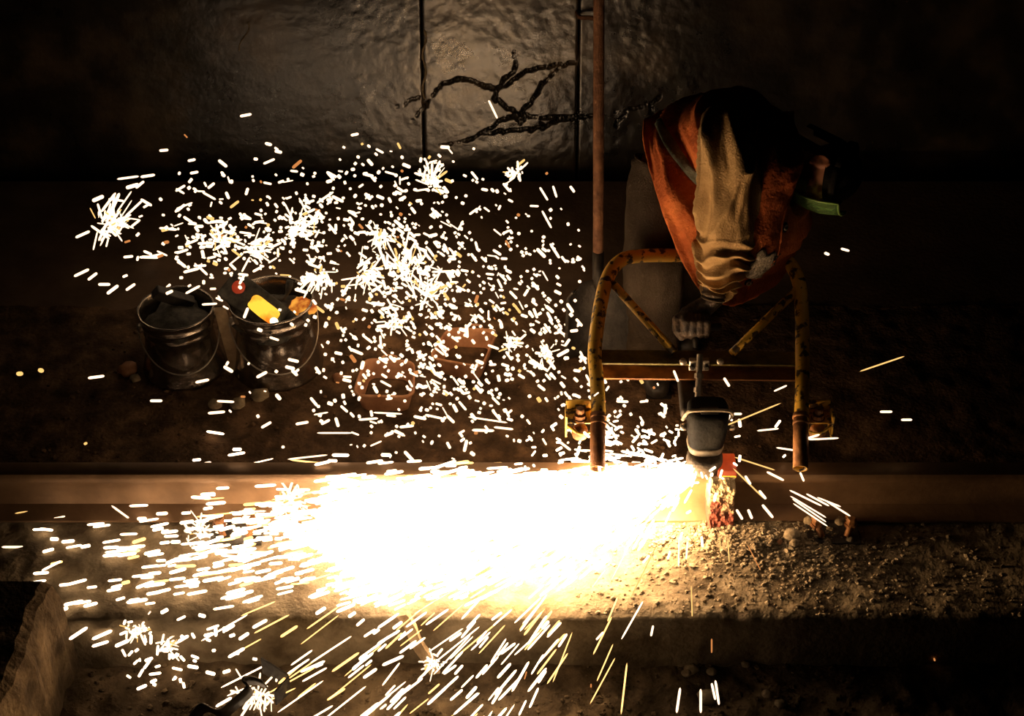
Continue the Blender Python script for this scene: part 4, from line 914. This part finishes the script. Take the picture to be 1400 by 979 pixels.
# --- upper cloud: sparks thrown up behind the rail, rising near the grinder and falling at the far left
mix = [(0.24, 560, 365, 95, 55), (0.14, 410, 310, 80, 36), (0.10, 300, 330, 60, 38), (0.17, 640, 420, 85, 90), (0.10, 520, 450, 80, 60), (0.11, 610, 540, 110, 40), (0.04, 540, 240, 60, 25), (0.04, 865, 560, 40, 50), (0.04, 760, 500, 40, 50), (0.02, 745, 400, 40, 60)]
cum = np.cumsum([m_[0] for m_ in mix]); cum = cum / cum[-1]
def cloud_dir(p):
    dx = max(0.05, SRC.x - p.x); sl = 1.15 - (dx - 0.25) * 0.85 + random.gauss(0, 0.30)
    return Vector((-1, random.gauss(0.35, 0.9), sl)) if random.random() < 0.75 else Vector((random.gauss(0, 1), random.gauss(0.6, 1.2), random.gauss(0, 1)))
cloud = []
while len(cloud) < 1650:
    k = int(np.searchsorted(cum, random.random())); _, cx, cy, sx, sy = mix[k]
    px = random.gauss(cx, sx); py = random.gauss(cy, sy)
    if not (110 < px < 930 and 195 < py < 628): continue
    if px > 800 and py < 500: continue
    g_ = atz(px, py, 0.02); ymax = min(g_.y, 1.5); 
    if ymax < 0.12: continue
    Y = random.uniform(max(0.06, ymax - 0.75), ymax - 0.02); p = at(px, py, Y)
    if (p - bc1).xy.length < 0.17 and p.z < 0.3: continue
    if (p - bc2).xy.length < 0.16 and p.z < 0.3: continue
    L = 0.009 + 0.042 * random.random() ** 2.8; 
    if px < 330: L *= 1.5
    wd_ = random.uniform(0.0075, 0.0125) if random.random() < 0.8 else random.uniform(0.004, 0.007)
    m_ = 0 if random.random() < 0.94 else random.choice((1, 1, 2))
    cloud.append((p, cloud_dir(p), L, wd_, m_))
MARKS = [(147, 308, 'the burst at far left'), (588, 249, 'the burst at top middle'), (415, 306, 'the burst above the glowing bucket'), (302, 328, 'the burst above the bucket gap'), (560, 366, 'the largest burst'), (497, 372, 'the burst left of the largest'), (588, 400, 'the burst under the largest'),
         (705, 236, 'the small burst near the wall'), (540, 440, 'the burst above the trays'), (700, 470, 'the burst right of the trays'), (747, 485, 'the burst by the shovel blade'), (375, 405, 'the glowing bucket'), (252, 405, 'the dark bucket'), (635, 480, 'the right slag tray'), (525, 520, 'the left slag tray'), (795, 580, 'the left guide bracket'), (955, 580, 'the grinder motor')]
def proj(p):
    dv = Vector(p) - CAM; dep = dv.y * CP - dv.z * SP
    return 700 + FPX * dv.x / dep, 489.5 - FPX * (dv.y * SP + dv.z * CP) / dep
cloud.sort(key=lambda c: -c[2] * c[3])
n_ind = 300 - N_SPARK[0]
for p, d, L, wd_, m_ in cloud[:n_ind]:
    d = d.normalized() * L / 2
    ax_, ay_ = proj(p - d); bx2, by2 = proj(p + d); mx, my = (ax_ + bx2) / 2, (ay_ + by2) / 2
    dx_, dy_ = bx2 - ax_, by2 - ay_
    if dx_ < 0: dx_, dy_ = -dx_, -dy_
    tilt = 'dot-like' if math.hypot(dx_, dy_) < 9 else 'flat' if abs(dy_) < 0.3 * dx_ else 'upright' if abs(dy_) > 2.2 * dx_ else 'rising' if dy_ < 0 else 'falling'
    k_ = min(range(len(MARKS)), key=lambda q: (MARKS[q][0] - mx) ** 2 + (MARKS[q][1] - my) ** 2); ux, uy, nm = MARKS[k_]
    rel = ('right of' if mx > ux else 'left of') if abs(mx - ux) > abs(my - uy) else ('below' if my > uy else 'above')
    far = 'far' if math.hypot(mx - ux, my - uy) > 60 else 'a little' if math.hypot(mx - ux, my - uy) > 28 else 'just'
    lab = '%s %s spark streak %s %s %s' % (tilt, ('white', 'yellow', 'orange')[m_], far, rel, nm); grp = 'streaks of the upper spark cloud'
    spark(p - d, p + d, wd_, lab, grp, m_)
streak_object('spark_cloud', [(tuple(p), tuple(d), L, wd_, m_) for p, d, L, wd_, m_ in cloud[n_ind:]], 'swarm of tiny sparks drifting above the dirt behind the rail', 'sparks')

# --- low spray: thrown from the wheel along the slab to the left and towards the camera
spray = []
def spray_spark(r, phi, zoff, L, wd_, m_, core=False):
    d = Vector((-math.cos(phi), -math.sin(phi), 0)); p = SRC + d * r
    z = 0.20 - 0.10 * r + zoff
    if p.y > -0.5: z = max(z, 0.012 + 0.01 * random.random())
    else:
        over = (-0.5 - p.y) / max(0.2, math.sin(phi)); z = min(z, 0.05) - 0.35 * over - 0.5 * over * over
        if z < -0.2: return
    p.z = z
    dd = d + Vector((random.gauss(0, 0.10), random.gauss(0, 0.10), random.gauss(-0.10, 0.08) - (0.35 if p.y < -0.5 else 0)))
    if p.x < -2.2 or p.y < -0.95: return
    if core and p.y < -0.47 and random.random() < 0.93: return
    spray.append((tuple(p), tuple(dd), L, wd_, m_))
for _ in range(3600):       # dense core
    r = 0.06 + 1.15 * random.random() ** 0.75; phi = abs(random.gauss(0.10, 0.30)) if random.random() < 0.7 else random.uniform(0.0, 0.80)
    if phi > 0.95: continue
    spray_spark(r, phi, random.gauss(0, 0.022 + 0.03 * min(r, 1)), 0.025 + 0.06 * random.random(), random.uniform(0.006, 0.0105), 0, True)
for _ in range(1500):       # thinning left half
    r = 0.75 + random.expovariate(2.4)
    if r > 2.15: continue
    phi = random.gauss(0.13, 0.10)
    spray_spark(r, phi, random.gauss(0.0, 0.05), 0.025 + 0.05 * random.random(), random.uniform(0.007, 0.0115), 0 if random.random() < 0.88 else 1)
for _ in range(190):        # long thin yellow streaks at the fringes
    r = 0.4 + 1.2 * random.random(); phi = random.choice((random.gauss(-0.02, 0.05), random.gauss(0.75, 0.2), random.gauss(0.5, 0.12)))
    spray_spark(r, phi, random.gauss(0.01, 0.03), 0.05 + 0.13 * random.random(), random.uniform(0.0032, 0.006), random.choice((0, 1, 1)))
for _ in range(110):        # falling over the slab edge
    r = 0.7 + 0.75 * random.random(); phi = random.uniform(0.42, 0.98)
    spray_spark(r, phi, random.gauss(0.0, 0.02), 0.04 + 0.07 * random.random(), random.uniform(0.005, 0.0085), 0 if random.random() < 0.9 else 1)
for _ in range(700):        # thick right at the wheel
    r = 0.03 + 0.38 * random.random(); phi = random.gauss(0.25, 0.35)
    spray_spark(r, phi, random.gauss(-0.01, 0.015), 0.03 + 0.05 * random.random(), random.uniform(0.005, 0.009), 0, True)
for _ in range(170):        # a few bouncing near the wheel
    a = random.uniform(0, 2 * math.pi); p = SRC + Vector((random.gauss(-0.2, 0.18), random.gauss(0.02, 0.10), abs(random.gauss(0.03, 0.06))))
    if (p - Vector((0.63, 0.035, p.z))).length < 0.09: continue
    spray.append((tuple(p), (math.cos(a), random.gauss(0, 0.6), math.sin(a)), 0.012 + 0.02 * random.random(), random.uniform(0.006, 0.010), 0))
for _ in range(75):         # landing round the kerb block at the lower left
    px, py = random.gauss(225, 55), random.gauss(905, 45)
    if not (165 < px < 420 and 835 < py < 978): continue
    p = at(px, py, random.uniform(-0.62, -0.52)); a = random.gauss(0.35, 0.7)
    spray.append((tuple(p), (math.cos(a), random.gauss(0, 0.4), math.sin(a)), 0.012 + 0.03 * random.random(), random.uniform(0.007, 0.011), 0))
streak_object('spark_spray', spray, 'dense white spray of sparks thrown left from the grinding wheel', 'sparks', SPRAY)

# --- star-shaped bursts
bursts = [(147, 308, 34, 0.95, 70, 'big star-shaped spark burst at the far left of the upper cloud'), (588, 249, 24, 0.9, 40, 'star-shaped spark burst at the top middle of the cloud'), (415, 306, 30, 0.95, 50, 'star-shaped spark burst above the glowing bucket'), (350, 340, 24, 0.9, 40, 'star-shaped spark burst just above the leaning hot block'), (302, 328, 24, 0.9, 40, 'star-shaped spark burst above the gap between the buckets'),
          (560, 366, 40, 0.75, 60, 'largest star-shaped spark burst in the heart of the cloud'), (588, 400, 26, 0.7, 45, 'star-shaped spark burst right under the largest one'), (497, 372, 26, 0.8, 45, 'star-shaped spark burst left of the largest one'), (520, 320, 22, 0.85, 30, 'star-shaped spark burst upper left of the largest one'), (438, 378, 26, 0.6, 45, 'star-shaped spark burst at the right rim of the glowing bucket'),
          (705, 236, 17, 0.9, 20, 'small lone star burst high up near the wall'), (540, 440, 20, 0.6, 28, 'star-shaped spark burst above the two trays'), (700, 470, 20, 0.4, 24, 'star-shaped spark burst right of the trays'), (747, 485, 20, 0.35, 24, 'star-shaped spark burst left of the shovel blade'),
          (398, 684, 24, -0.05, 45, 'star-shaped spark burst in front of the rail'), (272, 730, 26, -0.12, 45, 'left star-shaped spark burst in the low spray'), (185, 860, 22, -0.5, 40, 'star-shaped spark burst on the broken kerb block'), (352, 948, 30, -0.66, 34, 'star-shaped spark burst on the wavy steel strip'), (595, 905, 18, -0.6, 22, 'star-shaped spark burst at the foot of the wooden stake'), (230, 880, 20, -0.5, 14, 'thin star-shaped spark burst between kerb block and strip')]
for bx_, by_, rp_, Y, nr, lab in bursts:
    c = at(bx_, by_, Y); data = []
    k_ = (c - CAM).length / FPX
    bias = Vector((random.gauss(0, 0.5), random.gauss(0, 0.5), random.gauss(0, 0.5))); c0 = c
    for _ in range(nr + 14):
        d = (Vector((random.gauss(0, 1), random.gauss(0, 1), random.gauss(0, 1))) + bias).normalized(); L = rp_ * k_ * (0.25 + 0.8 * random.random() ** 1.6); st = random.uniform(0, 0.5) * L
        c = c0 + Vector((random.gauss(0, 0.28), random.gauss(0, 0.2), random.gauss(0, 0.2))) * rp_ * k_
        data.append((tuple(c + d * (st + L / 2)), tuple(d), L, random.uniform(1.2, 3.6) * k_, 0 if random.random() < 0.9 else 1))
    o = streak_object('spark_burst', data, lab, 'spark burst'); del o['kind']; o['group'] = 'star-shaped spark bursts'
